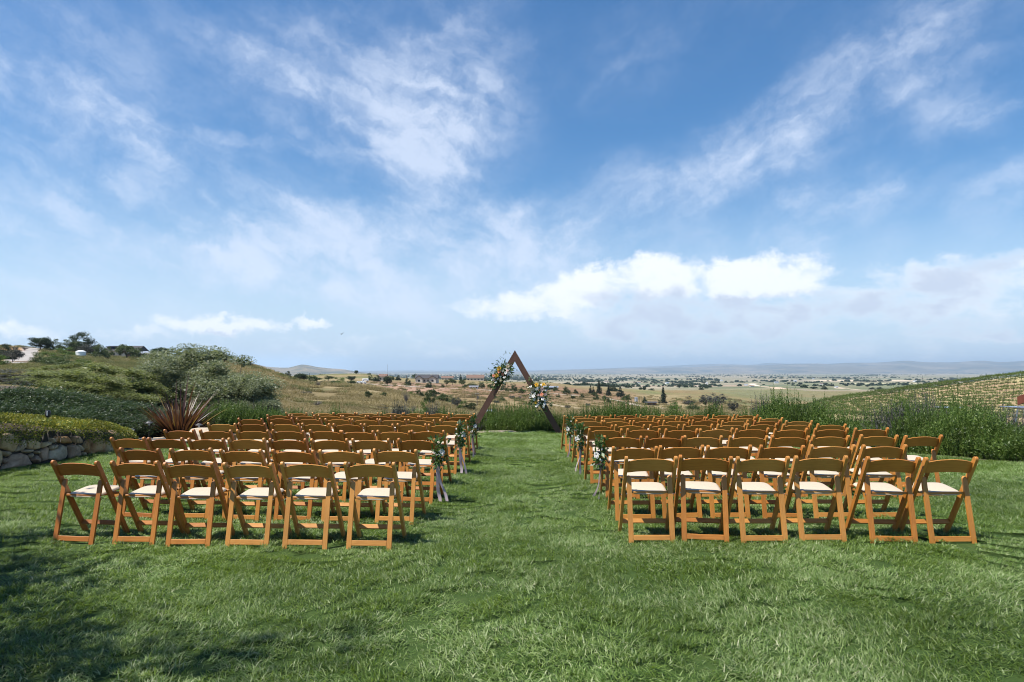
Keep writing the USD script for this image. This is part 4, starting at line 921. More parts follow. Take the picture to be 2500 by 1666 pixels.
# ------------------------------------------------------------------ rosemary hedge
def hedge(rows, pats, labelf, group, seed, wide=1.0):
    rng = np.random.default_rng(seed)
    for i, (u, vt, y, w, k) in enumerate(rows):
        g = spot(u, y)
        h = (EYE - (vt - HOR) / FPX * y - g[2]) / .95
        s = w / FPX * y / 1.35 * wide
        pat = pats[k] if k >= 0 else pats[rng.integers(min(3, len(pats)))]
        name = 'grey_bush' if k == 3 and pats is ROSEMARY else 'rosemary_bush'
        copy(pat, name, labelf(i, u, k), 'bush', g - [0, 0, .04], 0 if pats is SPRAWL else rng.uniform(0, 360), group, (s, s, max(.35, h)))
def nth(prefix, suffix):
    return lambda i, u, k: ('grey-leaved ' if k == 3 else 'green ') + 'rosemary bush ' + prefix + ', ' + ORD[i + 1] + ' from ' + suffix
R0 = [(2680, 1050, 11.5, 170, -1), (2600, 1040, 11.8, 170, -1), (2530, 1036, 12.1, 165, -1), (2462, 1046, 12.4, 165, -1), (2405, 1005, 12.9, 165, 0), (2345, 996, 13.3, 160, -1), (2296, 1008, 13.8, 150, 1), (2238, 990, 14.4, 145, -1), (2180, 990, 15.0, 140, 3), (2148, 1012, 15.3, 130, 0),
      (2090, 1014, 16.3, 125, -1), (2030, 1004, 16.8, 115, 1), (1986, 982, 17.2, 115, 0), (1935, 975, 17.6, 110, -1), (1885, 972, 17.9, 110, 2), (1835, 1002, 18.2, 100, -1), (1785, 1012, 18.6, 95, 1)]
hedge(R0, ROSEMARY, nth('in the front of the right hedge', 'the right edge'), 'right rosemary hedge', 1)
R0 = [(2450, 1000, 14.6, 130, 3), (2385, 985, 15.0, 130, -1), (2325, 972, 15.4, 120, 2), (2255, 968, 15.8, 110, 3), (2200, 974, 16.4, 110, -1), (2120, 1012, 17.2, 110, 3), (2060, 1016, 17.8, 100, -1), (1905, 966, 19.2, 90, 0), (1860, 970, 19.6, 80, 3)]
hedge(R0, ROSEMARY, nth('in the back of the right hedge', 'the right edge'), 'right rosemary hedge, back row', 2)
R0 = [(1735, 988, 18.9, 95, 0), (1690, 1006, 19.0, 85, 1), (1648, 992, 19.0, 80, 2), (1602, 996, 19.1, 70, 0), (1560, 988, 19.2, 80, 1), (1525, 980, 19.2, 80, 0), (1485, 984, 19.2, 80, 2), (1440, 992, 19.2, 75, 1), (1400, 1004, 19.2, 80, 0), (1362, 1008, 19.2, 70, 2)]
hedge(R0, ROSEMARY, nth('behind the right chair block', 'the right'), 'hedge behind the right chairs', 3)
R0 = [(1335, 1002, 19.3, 80, 0), (1292, 984, 19.4, 85, 1), (1246, 990, 19.4, 85, 2), (1202, 990, 19.5, 80, 0), (1166, 1006, 19.5, 75, 3), (1268, 1000, 19.0, 75, 2), (1222, 1006, 19.0, 75, 1), (1318, 1010, 18.9, 70, 0)]
hedge(R0, ROSEMARY, nth('seen through the arch', 'its right foot'), 'hedge behind the arch', 4)
R0 = [(1126, 1004, 19.6, 80, 1), (1085, 996, 19.8, 70, 0), (1060, 986, 20.2, 60, 3), (1020, 1000, 20, 70, 1), (978, 982, 20.5, 80, 3), (935, 1006, 20, 70, 0), (890, 1008, 20, 70, 3), (822, 995, 19.6, 65, 2), (775, 1006, 19.6, 70, 0), (722, 998, 19.4, 75, 1), (676, 1000, 19.2, 80, 0), (632, 990, 18.8, 85, 2), (585, 984, 18.4, 90, 0), (540, 982, 18.0, 95, 1), (500, 994, 17.6, 95, 0)]
hedge(R0, ROSEMARY, nth('behind the left chair block', 'the arch'), 'hedge behind the left chairs', 5)
R0 = [(380, 1006, 18.8, 130, 0), (325, 992, 19.0, 140, 1), (268, 980, 19.0, 150, 0), (210, 972, 19.0, 160, 1), (150, 962, 19.0, 160, 0), (92, 948, 19.0, 160, 1), (35, 942, 18.8, 160, 0), (-30, 946, 18.6, 170, 1)]
hedge(R0, SPRAWL, nth('on the upper left bank', 'the flax'), 'rosemary on the left bank, upper row', 6, 1.15)
R0 = [(345, 1032, 17.0, 130, 1), (285, 1018, 16.4, 140, 0), (222, 1008, 15.8, 150, 1), (160, 996, 15.4, 160, 0), (98, 986, 15.2, 160, 1), (36, 980, 15.0, 165, 0), (-28, 978, 14.8, 170, 1)]
hedge(R0, SPRAWL, nth('on the lower left bank', 'the flax'), 'rosemary on the left bank, lower row', 7, 1.15)

# ------------------------------------------------------------------ flax, ground cover, vines
def flax():
    rng = np.random.default_rng(61)
    g = spot(440, 16.8) + [0, 0, -.05]
    t = thing('flax_plant', 'spiky bronze and purple flax plant behind the left chairs', 'flax plant', g)
    for nm, n, mat, lo, hi in (('bronze_leaves', 270, 'flax_leaf', .70, 1.22), ('golden_leaves', 20, 'flax_gold_leaf', .80, 1.2)):
        az = rng.uniform(0, 2 * PI, n); lean = np.abs(rng.normal(.78, .32, n)); lean = np.minimum(lean, 1.25)
        c = np.stack([np.cos(az) * rng.uniform(.02, .20, n), np.sin(az) * rng.uniform(.02, .20, n), 0 * az], 1)
        obj(nm, blades(c, az, lean, rng.uniform(lo, hi, n) * (1.42 - .42 * lean), rng.uniform(.045, .075, n), rng, 5, .22), mat, t)
flax()

def groundcover():
    rng = np.random.default_rng(63)
    m = MB()
    n = 62000
    y = rng.uniform(8.2, 16.2, n); s = -.30 + 2.1 * rng.random(n) ** 1.2
    x = ip(y, WALL_Y, WALL_X) - s
    e = np.clip(meshkit.fbm(np.stack([y / .9, s / .7, 0 * y], 1), 3, 5), 0, 1)
    top = ip(y, WALL_Y, WALL_H) + .10 + .20 * e + .05 * np.clip(s, 0, 2) - np.where(s < 0, (s / .30) ** 2 * (.26 + .24 * e), 0)
    keep = (s > -.30 * (.35 + e)) & (s < (ip(y, [8, 12, 14, 16.2], [1.9, 1.8, 1.3, .5]) * (.7 + .6 * e)))
    p = np.stack([x, y, lawn_z(x, y) + top - rng.random(n) ** 2 * .07], 1)[keep]
    d = np.stack([rng.normal(.3, .7, len(p)), rng.normal(-.1, .7, len(p)), rng.uniform(.1, 1, len(p))], 1)
    t = thing('groundcover', 'yellow-green creeping ground cover spilling over the stone wall', 'ground cover', kind='stuff')
    obj('foliage', leaf_quads(p, d, rng.uniform(.025, .05, len(p)), rng.uniform(.014, .022, len(p)), rng), 'groundcover_leaf', t)
    b = MB()
    for k in range(110):
        yy = rng.uniform(8.3, 15.6); xx = ip(yy, WALL_Y, WALL_X); h = ip(yy, WALL_Y, WALL_H)
        z0 = float(lawn_z(xx, yy)); q = rng.uniform(.05, .3)
        b.tube([[xx - .1, yy + .12, z0 + h + .05], [xx + .10, yy, z0 + h - .02], [xx + .13 + rng.uniform(0, .05), yy - rng.uniform(-.05, .25), z0 + h - q]], [.006, .005, .003], 3, False)
    obj('dry_runners', b.mesh, 'dry_twig', t)
groundcover()

def nth_word(k):
    return ORD[k] if k <= 20 else {2: 'twenty-', 3: 'thirty-', 4: 'forty-', 5: 'fifty-', 6: 'sixty-', 7: 'seventy-'}[k // 10] + ORD[k % 10] if k % 10 else {3: 'thirtieth', 4: 'fortieth', 5: 'fiftieth', 6: 'sixtieth', 7: 'seventieth'}[k // 10]

def vines():
    rng = np.random.default_rng(64)
    pats, raw = [], []
    for k in range(3):
        p = pattern('grape_vine')
        b = MB(); b.tube([[0, 0, -.1], [.03, .02, .5], [0, 0, .9]], [.045, .04, .05], 5, False)
        b.tube([[-.75, 0, 1.0], [-.3, .02, .95], [0, 0, .88], [.35, -.02, .95], [.75, 0, 1.0]], [.018, .025, .032, .025, .018], 4, False)
        n = 210
        c = np.stack([rng.uniform(-.85, .85, n), rng.normal(0, .16, n), .90 + np.abs(rng.normal(.13, .16, n))], 1)
        lv = leaf_quads(c, rng.normal(size=(n, 3)), .15, .12, rng)
        st = MB(); st.box((.06, .05, .70), (.035, .035, 1.5))
        obj('trunk', b.mesh, 'vine_wood', p); obj('foliage', lv, 'vine_leaf', p); obj('stake', st.mesh, 'pole_wood', p)
        raw.append((lv, b.mesh, st.mesh)); pats.append(p)
    W = []
    for r, y in enumerate(np.arange(112, 196, 4.6)):
        for x in np.arange(.40 * y, .86 * y, 1.75):
            W.append((x + rng.normal(0, .12), y + (x - .6 * y) * .10 + rng.normal(0, .10), r))
    W = np.array(W); z = ground_z(W[:, 0], W[:, 1]); W = np.column_stack([W[:, :2], z, W[:, 2]])
    u = 1250 + W[:, 0] / W[:, 1] * FPX; v = HOR + (EYE - z) / W[:, 1] * FPX
    W = W[(u > 1900)]; u, v = 1250 + W[:, 0] / W[:, 1] * FPX, HOR + (EYE - W[:, 2]) / W[:, 1] * FPX
    front = np.nonzero((v < 1006) & (u < 2510) & (u > 1985))[0]
    front = front[np.argsort(W[front, 1])][:300]
    for i in front:
        row = int(W[i, 3]); left = front[(W[front, 3] == row) & (W[front, 0] < W[i, 0])]
        copy(pats[rng.integers(3)], 'grape_vine', 'staked grapevine on the right hillside, %s row uphill, %s from the left' % (nth_word(row - int(W[front, 3].min()) + 1), nth_word(len(left) + 1)), 'grapevine', W[i, :3], rng.choice([0, 180]) + rng.normal(4, 6), 'grapevines on the right hillside', (1, 1, rng.uniform(.85, 1.15)))
    rest = np.setdiff1d(np.arange(len(W)), front)
    for nm, j, mat in (('vineyard_rows', None, None),):
        t = thing('vineyard_rows', 'remaining rows of grapevines covering the right hillside', 'vineyard', kind='stuff')
        q, which, sz = zturn(rng.normal(.07, .1, len(rest))), rng.integers(0, 3, len(rest)), np.stack([np.ones(len(rest)), np.ones(len(rest)), rng.uniform(.85, 1.15, len(rest))], 1)
        for part, idx, mat in (('foliage', 0, 'vine_leaf'), ('trunks', 1, 'vine_wood'), ('stakes', 2, 'pole_wood')):
            scatter(part, [(raw[k][idx], mat, False) for k in range(3)], W[rest, :3], q, sz, which, parent=t)
vines()

# ------------------------------------------------------------------ folding chairs
def arc_slat():
    """Arched back board, bowed a little backwards, 14 columns."""
    xs = np.linspace(-.204, .204, 15); q = (xs / .204) ** 2
    top, bot = .748 - .030 * q ** 1.25, .634 - .018 * q
    v = []
    for th in (-.0085, .0085):
        for zz, r in ((bot, 0), (top, 0)):
            y = -.226 + .45 * (.775 - zz) / .775 * 1.0 - .016 * (1 - q) + th + .004
            v.append(np.stack([xs, y, zz], 1))
    # soften the top edge
    mid = np.stack([xs, (v[1][:, 1] + v[3][:, 1]) / 2, top + .004], 1)
    V = np.vstack(v + [mid]); n = 15; i = np.arange(14)
    a, b, c, d, e = 0, n, 2 * n, 3 * n, 4 * n      # back-bottom, back-top, front-bottom, front-top, crest
    quad = lambda p, r: np.stack([p + i, p + i + 1, r + i + 1, r + i], 1)
    F = np.vstack([quad(a, b), quad(b, e), quad(e, d), quad(d, c), quad(c, a)])
    return V, F

def bar(p, q, w, t, rnd=0.0, side=(1, 0, 0)):
    """A board from p to q, t thick along side and w deep; its upper end rounded by rnd."""
    p, q = np.array(p, float), np.array(q, float); d = (q - p); L = np.linalg.norm(d); d /= L
    s = np.array(side, float); n = np.cross(d, s)
    prof = [(-w / 2, 0), (w / 2, 0), (w / 2, L - rnd)]
    if rnd:
        prof += [(w / 2 * math.cos(a), L - rnd + rnd * math.sin(a)) for a in np.linspace(.3, PI - .3, 7)]
    else:
        prof += [(w / 2, L)]
    prof += [(-w / 2, L - rnd)]
    prof = np.array(prof); m = len(prof); be = .0035
    out = []
    cx = prof.mean(0)
    for off, shrink in ((-t / 2, be), (-t / 2 + be, 0), (t / 2 - be, 0), (t / 2, be)):
        pr = cx + (prof - cx) * (1 - shrink / (np.linalg.norm(prof - cx, axis=1, keepdims=True)))
        out.append(p + pr[:, :1] * n + pr[:, 1:] * d + off * s)
    V = np.vstack(out); F = []
    for k in range(3):
        for i in range(m):
            j = (i + 1) % m
            F += [[k * m + i, k * m + j, (k + 1) * m + j], [k * m + i, (k + 1) * m + j, (k + 1) * m + i]]
    for i in range(1, m - 1):
        F += [[0, i + 1, i], [3 * m, 3 * m + i, 3 * m + i + 1]]
    F = np.array(F)
    c = V.mean(0); tri = V[F]; nn = np.cross(tri[:, 1] - tri[:, 0], tri[:, 2] - tri[:, 0])
    if ((tri.mean(1) - c) * nn).sum() < 0:
        F = F[:, ::-1]
    return V, F

def pad():
    """Cream seat cushion: rounded plan, domed top."""
    w0, w1, y0, y1 = .158, .178, -.135, .205
    th = np.linspace(0, 2 * PI, 36, endpoint=False)
    ex = 5.0
    px = np.sign(np.cos(th)) * np.abs(np.cos(th)) ** (2 / ex); py = np.sign(np.sin(th)) * np.abs(np.sin(th)) ** (2 / ex)
    Y = (y0 + y1) / 2 + py * (y1 - y0) / 2
    Xw = px * (w0 + (w1 - w0) * (Y - y0) / (y1 - y0))
    rings = [(1.0, 0.0), (1.012, .008), (.985, .019), (.90, .025), (.6, .029), (.25, .030)]
    V = [np.stack([Xw * r, (y0 + y1) / 2 + (Y - (y0 + y1) / 2) * r, .437 + .02 * ((y0 + y1) / 2 + (Y - (y0 + y1) / 2) * r) / .2 + h], 1) for r, h in rings]
    V.append(np.array([[0, (y0 + y1) / 2, .437 + .0035 + .030]])); V = np.vstack(V)
    m = 36; F = []
    for k in range(len(rings) - 1):
        for i in range(m):
            j = (i + 1) % m; F += [[k*m+i, k*m+j, (k+1)*m+j], [k*m+i, (k+1)*m+j, (k+1)*m+i]]
    k = (len(rings) - 1) * m
    for i in range(m): F.append([k + i, k + (i + 1) % m, len(V) - 1])
    return V, np.array(F)

def chair_pattern(i):
    p = pattern('folding_chair'); up, ac = 'honey_wood_up_%d' % i, 'honey_wood_%d' % i
    for s in (-1, 1):
        obj('side_rail', bar((s * .2175, .225, 0), (s * .2175, -.23, .772), .044, .027, .024), up, p)
        m = MB(); m.add(*bar((s * .181, -.226, 0), (s * .181, -.112, .588), .046, .021, .024, side=(0, .98, .19)))
        obj('rear_leg', m.mesh, up, p)
    obj('back_slat', arc_slat(), ac, p, 40)
    m = MB(); m.box((0, .035, .4255), (.318, .345, .020), rx=-.10, bevel=.004)
    m.box((0, .21, .444), (.36, .03, .022), rx=-.10, bevel=.004); obj('seat_frame', m.mesh, ac, p)
    obj('seat_pad', pad(), 'cream_vinyl', p, True)
    ring = pad()[0][36:72]; m = MB(); m.tube(np.vstack([ring, ring[:2]]), .0042, 5, False); obj('piping', m.mesh, 'cream_piping', p)
    m = MB(); m.box((0, .148, .128), (.409, .022, .042), rx=-.5, bevel=.003); obj('front_crossbar', m.mesh, ac, p)
    m = MB(); m.box((0, -.215, .062), (.318, .019, .046), rx=-.2, bevel=.003); obj('rear_crossbar', m.mesh, ac, p)
    m = MB()
    for s in (-1, 1):
        for x, y, z in ((.2335, -.108, .555), (.2335, -.018, .40), (.206, -.145, .43)):
            m.tube([[s * (x - .004), y, z], [s * (x + .003), y, z]], .006, 8)
    obj('bolts', m.mesh, 'bolt_steel', p)
    return p
CHAIRS = [chair_pattern(i) for i in range(5)]
L_ROWS = [
 [(-4.01, 6.30, -4.6, -0.026), (-3.45, 6.26, -4.6, -0.028), (-2.91, 6.22, -4.6, -0.033), (-2.37, 6.17, -4.6, -0.035), (-1.83, 6.13, -4.6, -0.013), (-1.26, 6.08, -4.6, -0.003)],
 [(-3.98, 7.34, -5.7, -0.025), (-3.39, 7.28, -5.7, -0.023), (-2.85, 7.23, -5.7, -0.028), (-2.30, 7.17, -5.7, -0.019), (-1.77, 7.12, -5.7, -0.009), (-1.21, 7.06, -5.7, 0.010)],
 [(-4.74, 8.47, -6.3, -0.035), (-4.23, 8.41, -6.3, -0.020), (-3.72, 8.36, -6.3, -0.029), (-3.21, 8.30, -6.3, -0.019), (-2.69, 8.24, -6.3, -0.015), (-2.18, 8.19, -6.3, -0.007), (-1.67, 8.13, -6.3, 0.013), (-1.13, 8.07, -6.3, 0.018)],
 [(-4.64, 9.56, -6.3, -0.034), (-4.11, 9.50, -6.3, -0.023), (-3.59, 9.45, -6.3, -0.018), (-3.08, 9.39, -6.3, -0.007), (-2.57, 9.33, -6.3, -0.003), (-2.08, 9.28, -6.3, 0.002), (-1.60, 9.23, -6.3, 0.007), (-1.12, 9.17, -6.3, 0.019)],
 [(-4.59, 10.81, -8.0, -0.026), (-4.08, 10.74, -8.0, -0.024), (-3.57, 10.67, -8.0, -0.015), (-3.04, 10.60, -8.0, -0.003), (-2.53, 10.53, -8.0, -0.010), (-2.03, 10.46, -8.0, -0.002), (-1.53, 10.39, -8.0, 0.013), (-1.04, 10.32, -8.0, 0.018)],
 [(-4.55, 11.93, -8.5, -0.014), (-4.03, 11.85, -8.5, -0.012), (-3.49, 11.77, -8.5, -0.007), (-2.98, 11.69, -8.5, -0.009), (-2.49, 11.62, -8.5, -0.011), (-2.02, 11.55, -8.5, -0.013), (-1.53, 11.48, -8.5, -0.014), (-0.99, 11.39, -8.5, -0.009)],
 [(-4.46, 13.01, -8.5, -0.037), (-3.94, 12.93, -8.5, -0.032), (-3.43, 12.85, -8.5, -0.027), (-2.93, 12.78, -8.5, -0.030), (-2.45, 12.71, -8.5, -0.025), (-1.96, 12.63, -8.5, -0.028), (-1.48, 12.56, -8.5, -0.031), (-0.98, 12.49, -8.5, -0.033)],
 [(-4.41, 13.99, -5.7, -0.050), (-3.87, 13.94, -5.7, -0.046), (-3.39, 13.89, -5.7, -0.035), (-2.91, 13.84, -5.7, -0.040), (-2.43, 13.79, -5.7, -0.038), (-1.95, 13.74, -5.7, -0.043), (-1.47, 13.70, -5.7, -0.040), (-0.97, 13.65, -5.7, -0.045)],
]
R_ROWS = [
 [(1.23, 6.05, -1.1, 0.042), (1.71, 6.04, -1.1, 0.050), (2.20, 6.03, -1.1, 0.046), (2.72, 6.02, -1.1, 0.044), (3.31, 6.00, -1.1, 0.042), (3.84, 5.99, -1.1, 0.039)],
 [(1.25, 7.00, 0.0, 0.029), (1.73, 7.00, 0.0, 0.039), (2.22, 7.00, 0.0, 0.038), (2.74, 7.00, 0.0, 0.038), (3.28, 7.00, 0.0, 0.050), (3.81, 7.00, 0.0, 0.042)],
 [(1.32, 8.21, 1.1, 0.010), (1.82, 8.22, 1.1, 0.014), (2.30, 8.23, 1.1, 0.018), (2.84, 8.24, 1.1, 0.017), (3.33, 8.25, 1.1, 0.011), (3.83, 8.26, 1.1, 0.025), (4.41, 8.27, 1.1, 0.032), (4.97, 8.28, 1.1, 0.023)],
 [(1.26, 9.27, 2.3, 0.020), (1.77, 9.29, 2.3, 0.018), (2.30, 9.31, 2.3, 0.005), (2.81, 9.33, 2.3, 0.026), (3.29, 9.35, 2.3, 0.030), (3.83, 9.37, 2.3, 0.022), (4.37, 9.39, 2.3, 0.020), (4.96, 9.42, 2.3, 0.013)],
 [(1.30, 10.45, 3.4, -0.023), (1.81, 10.48, 3.4, -0.019), (2.34, 10.51, 3.4, -0.022), (2.87, 10.55, 3.4, -0.018), (3.38, 10.58, 3.4, -0.008), (3.89, 10.61, 3.4, -0.010), (4.43, 10.64, 3.4, -0.019), (4.97, 10.67, 3.4, -0.021)],
 [(1.30, 11.52, 3.4, -0.031), (1.77, 11.55, 3.4, -0.033), (2.28, 11.58, 3.4, -0.029), (2.80, 11.61, 3.4, -0.017), (3.30, 11.64, 3.4, -0.009), (3.82, 11.67, 3.4, -0.028), (4.37, 11.71, 3.4, -0.045), (4.91, 11.74, 3.4, -0.054)],
 [(1.34, 12.65, 4.6, -0.052), (1.86, 12.69, 4.6, -0.055), (2.34, 12.73, 4.6, -0.050), (2.85, 12.77, 4.6, -0.045), (3.36, 12.81, 4.6, -0.051), (3.87, 12.85, 4.6, -0.066), (4.37, 12.89, 4.6, -0.084), (4.90, 12.94, 4.6, -0.102)],
 [(1.28, 13.79, 5.1, -0.091), (1.79, 13.84, 5.1, -0.090), (2.32, 13.88, 5.1, -0.077), (2.83, 13.93, 5.1, -0.079), (3.31, 13.97, 5.1, -0.082), (3.82, 14.02, 5.1, -0.093), (4.36, 14.07, 5.1, -0.101), (4.85, 14.11, 5.1, -0.125)],
]
ROW = ['front row', 'second row', 'third row', 'fourth row', 'fifth row', 'sixth row', 'seventh row', 'last row']
def set_chairs():
    rng = np.random.default_rng(5)
    tone = {0: 'honey', 1: 'darker orange-brown', 2: 'pale honey', 3: 'dark reddish', 4: 'light tan'}
    for side, rows in (('left', L_ROWS), ('right', R_ROWS)):
        for r, row in enumerate(rows):
            n = len(row)
            for k, (x, y, yaw, z) in enumerate(row):
                seat = (n - k) if side == 'left' else (k + 1)
                w = int(rng.choice(5, p=[.34, .22, .18, .12, .14]))
                a = math.radians(yaw + rng.normal(0, 1.7))
                gx, gy = x - .23 * math.sin(a) + rng.normal(0, .006), y + .23 * math.cos(a) + rng.normal(0, .014)
                zz = .6 * float(lawn_z(np.array([gx]), np.array([gy]))[0]) + .4 * z
                who = 'aisle seat' if seat == 1 else '%s from the aisle' % ORD[seat]
                copy(CHAIRS[w], 'folding_chair', '%s wood folding chair, %s block, %s, %s' % (tone[w], side, ROW[r], who), 'folding chair', (gx, gy, zz - .012), math.degrees(a), 'wooden folding chairs in the %s block' % side, None, (rng.normal(0, .5), rng.normal(0, .6)))
set_chairs()

# ------------------------------------------------------------------ stone retaining wall
def stone_wall():
    rng = np.random.default_rng(71)
    t = thing('stone_wall', 'low retaining wall of rough fieldstones at the left edge of the lawn', 'stone wall')
    # length along the wall (from its near end), height: outlines of the stones as they lie
    def S(u, v):
        """Where the sight line through (u, v) meets the wall's face: length along it and height."""
        dx, dz = (u - 1250) / FPX, -(v - HOR) / FPX
        yy = np.linspace(7.0, 16.5, 800); k = np.argmin(np.abs(dx * yy - ip(yy, WALL_Y, WALL_X)))
        return yy[k], EYE + dz * yy[k]
    Zm = lambda pts: [S(x / 7.353, 1000 + y / 7.353) for x, y in pts]
    seen = [  # read off the photograph, enlarged
        ([(8, 440), (180, 400), (330, 470), (350, 600), (290, 750), (235, 755), (150, 720), (15, 680)], 'tan'), ([(370, 590), (480, 520), (470, 660), (400, 730), (310, 750), (300, 720)], 'grey'),
        ([(480, 560), (610, 520), (745, 590), (745, 690), (640, 715), (500, 690)], 'tan'), ([(980, 480), (1190, 470), (1270, 560), (1300, 600), (1130, 600), (985, 560)], 'rust'),
        ([(60, 740), (200, 740), (205, 790), (130, 840), (75, 810)], 'grey'), ([(30, 1080), (150, 890), (230, 800), (400, 770), (520, 810), (620, 960), (560, 1000), (280, 1040)], 'mauve'),
        ([(400, 735), (470, 710), (605, 705), (610, 740), (520, 770), (420, 760)], 'grey'), ([(640, 740), (700, 730), (715, 770), (670, 795), (635, 770)], 'tan'), ([(535, 800), (600, 765), (610, 810), (565, 865), (530, 840)], 'grey'),
        ([(590, 860), (670, 800), (735, 880), (720, 940), (650, 950), (575, 890)], 'mauve'), ([(730, 740), (830, 640), (900, 680), (880, 900), (760, 930), (745, 870)], 'mauve'), ([(905, 640), (1030, 615), (1020, 680), (940, 720), (900, 700)], 'grey'),
        ([(900, 730), (1040, 690), (1100, 610), (1200, 650), (1235, 790), (1210, 860), (1090, 920), (960, 900), (890, 880)], 'grey'), ([(1230, 640), (1340, 610), (1430, 680), (1450, 820), (1400, 870), (1240, 890), (1250, 800)], 'mauve'),
        ([(1390, 630), (1440, 620), (1500, 700), (1490, 750), (1440, 740)], 'grey'), ([(1465, 780), (1520, 745), (1565, 800), (1545, 830), (1475, 825)], 'tan'), ([(1600, 700), (1640, 560), (1760, 470), (1860, 520), (1890, 640), (1890, 770), (1760, 770), (1610, 800)], 'rust'),
        ([(1500, 660), (1530, 570), (1640, 510), (1590, 640), (1590, 790), (1560, 770)], 'rust'), ([(1870, 530), (1960, 560), (2060, 660), (2080, 770), (1910, 780), (1900, 640)], 'tan'), ([(0, 700), (50, 730), (70, 880), (30, 1000), (-60, 1100), (-70, 760)], 'tan'),
        ([(75, 870), (160, 850), (140, 930), (90, 970), (70, 930)], 'mauve'), ([(900, 500), (975, 500), (975, 590), (915, 600)], 'grey'), ([(1300, 480), (1400, 460), (1480, 540), (1470, 600), (1390, 600), (1310, 570)], 'mauve'), ([(760, 590), (890, 560), (900, 630), (830, 630), (755, 690)], 'tan')]
    stones = [(Zm(p), k) for p, k in seen]
    # the wall goes on both ways
    for s0 in np.arange(2.3, 9.9, .42):
        for z0 in (-.06, .22, .46):
            w, h = rng.uniform(.30, .44), rng.uniform(.22, .29)
            a = np.linspace(0, 2 * PI, 9)[:-1] + rng.normal(0, .15, 8); c = (s0 + rng.uniform(-.06, .06), z0 + h / 2)
            stones.append(([(c[0] + w / 2 * np.sign(np.cos(x)) * abs(math.cos(x)) ** .5, c[1] + h / 2 * np.sign(np.sin(x)) * abs(math.sin(x)) ** .5) for x in a], rng.choice(['tan', 'grey', 'mauve', 'rust'])))
    for s0 in np.arange(13.7, 15.4, .34):
        h = float(ip(s0, WALL_Y, WALL_H)) + .02
        stones.append(([(s0, -.05), (s0 + .32, -.05), (s0 + .30, h * .7), (s0 + .16, h), (s0 + .02, h * .8)], rng.choice(['tan', 'rust', 'mauve'])))
    for pts, kind in stones:
        P = Polygon(pts).buffer(0)
        if P.is_empty: continue
        P = (P if P.geom_type == 'Polygon' else max(P.geoms, key=lambda g: g.area)).buffer(.008)
        P = P.buffer(-.02).buffer(.012)
        if P.is_empty or P.geom_type != 'Polygon': continue
        ring = np.array(P.simplify(.006).exterior.coords)[:-1]
        seg = []
        for a, b in zip(ring, np.roll(ring, -1, 0)):
            k = max(1, int(np.linalg.norm(b - a) / .07)); seg += [a + (b - a) * i / k for i in range(k)]
        ring = np.array(seg); c = ring.mean(0); m = len(ring); V = []
        size = math.sqrt(P.area); bulge = rng.uniform(.05, .10)
        for r, d in ((1.0, -.16), (1.0, .0), (.93, .45), (.78, .78), (.45, .98), (.12, 1.0)):
            q = c + (ring - c) * r
            o = d * bulge if d > 0 else d
            rough = (meshkit.fbm(np.stack([q[:, 0] * 7, q[:, 1] * 7, q[:, 0] * 0 + d], 1), 4, 3) - .5) * (.10 if d > 0 else 0)
            off = .02 + o + rough
            z = q[:, 1]; yy = q[:, 0]
            V.append(np.stack([ip(yy, WALL_Y, WALL_X) + off, yy - off * .12, z], 1))
        V = np.vstack(V); F = []
        for k in range(5):
            for i in range(m):
                j = (i + 1) % m; F += [[k*m+i, k*m+j, (k+1)*m+j], [k*m+i, (k+1)*m+j, (k+1)*m+i]]
        for i in range(1, m - 1): F.append([5*m, 5*m + i, 5*m + i + 1])
        F = np.array(F)
        tri = V[F]; nn = np.cross(tri[:, 1] - tri[:, 0], tri[:, 2] - tri[:, 0])
        if nn[:, 0].sum() < 0: F = F[:, ::-1]
        obj('stone', (V, F), 'fieldstone_' + kind, t, 50)
    b = MB(); ys = np.arange(2.2, 15.9, .3)
    for y0, y1 in zip(ys[:-1], ys[1:]):
        x0, x1 = float(ip(y0, WALL_Y, WALL_X)), float(ip(y1, WALL_Y, WALL_X)); h0, h1 = [float(ip(q, WALL_Y, WALL_H)) + float(lawn_z(ip(q, WALL_Y, WALL_X), q)) for q in (y0, y1)]
        b.add([[x0 + .015, y0, -.3], [x1 + .015, y1, -.3], [x1 + .015, y1, h1], [x0 + .015, y0, h0], [x0 - .4, y0, h0 + .04], [x1 - .4, y1, h1 + .04]], [[0, 3, 2, 1], [3, 4, 5, 2]])
    obj('joints', b.mesh, 'wall_core', t)
stone_wall()

def boulder(name, label, c, size, seed, mat='pale_rock', cat='rock'):
    m = trimesh.creation.icosphere(3); v = np.array(m.vertices)
    v = v * (.72 + .6 * meshkit.fbm(v * 1.3 + seed, 4, seed))[:, None] + (meshkit.fbm(v * 5 + seed, 3, seed + 1) - .5)[:, None] * v * .18
    v[:, 2] = np.clip(v[:, 2], -.5, .62 + .1 * v[:, 0])
    p = obj(name, (v * np.array(size), m.faces), mat, None, 50); tag(p, label, cat); place(p, c, seed * 40)
boulder('boulder', 'pale lichen-streaked boulder beside the flax plant', spot(496, 16.0) + [0, 0, .06], (.42, .34, .30), 3)
boulder('boulder', 'pale boulder sticking up behind the right chair block', spot(1684, 19.0) + [0, 0, .22], (.30, .25, .42), 7)
boulder('flat_stone', 'long flat pale stone at the left foot of the arch', spot(1204, 18.35) + [0, 0, .0], (.68, .16, .09), 5)
boulder('boulder', 'small pale stone next to the gravel path', spot(392, 15.9) + [0, 0, .02], (.14, .12, .10), 9)

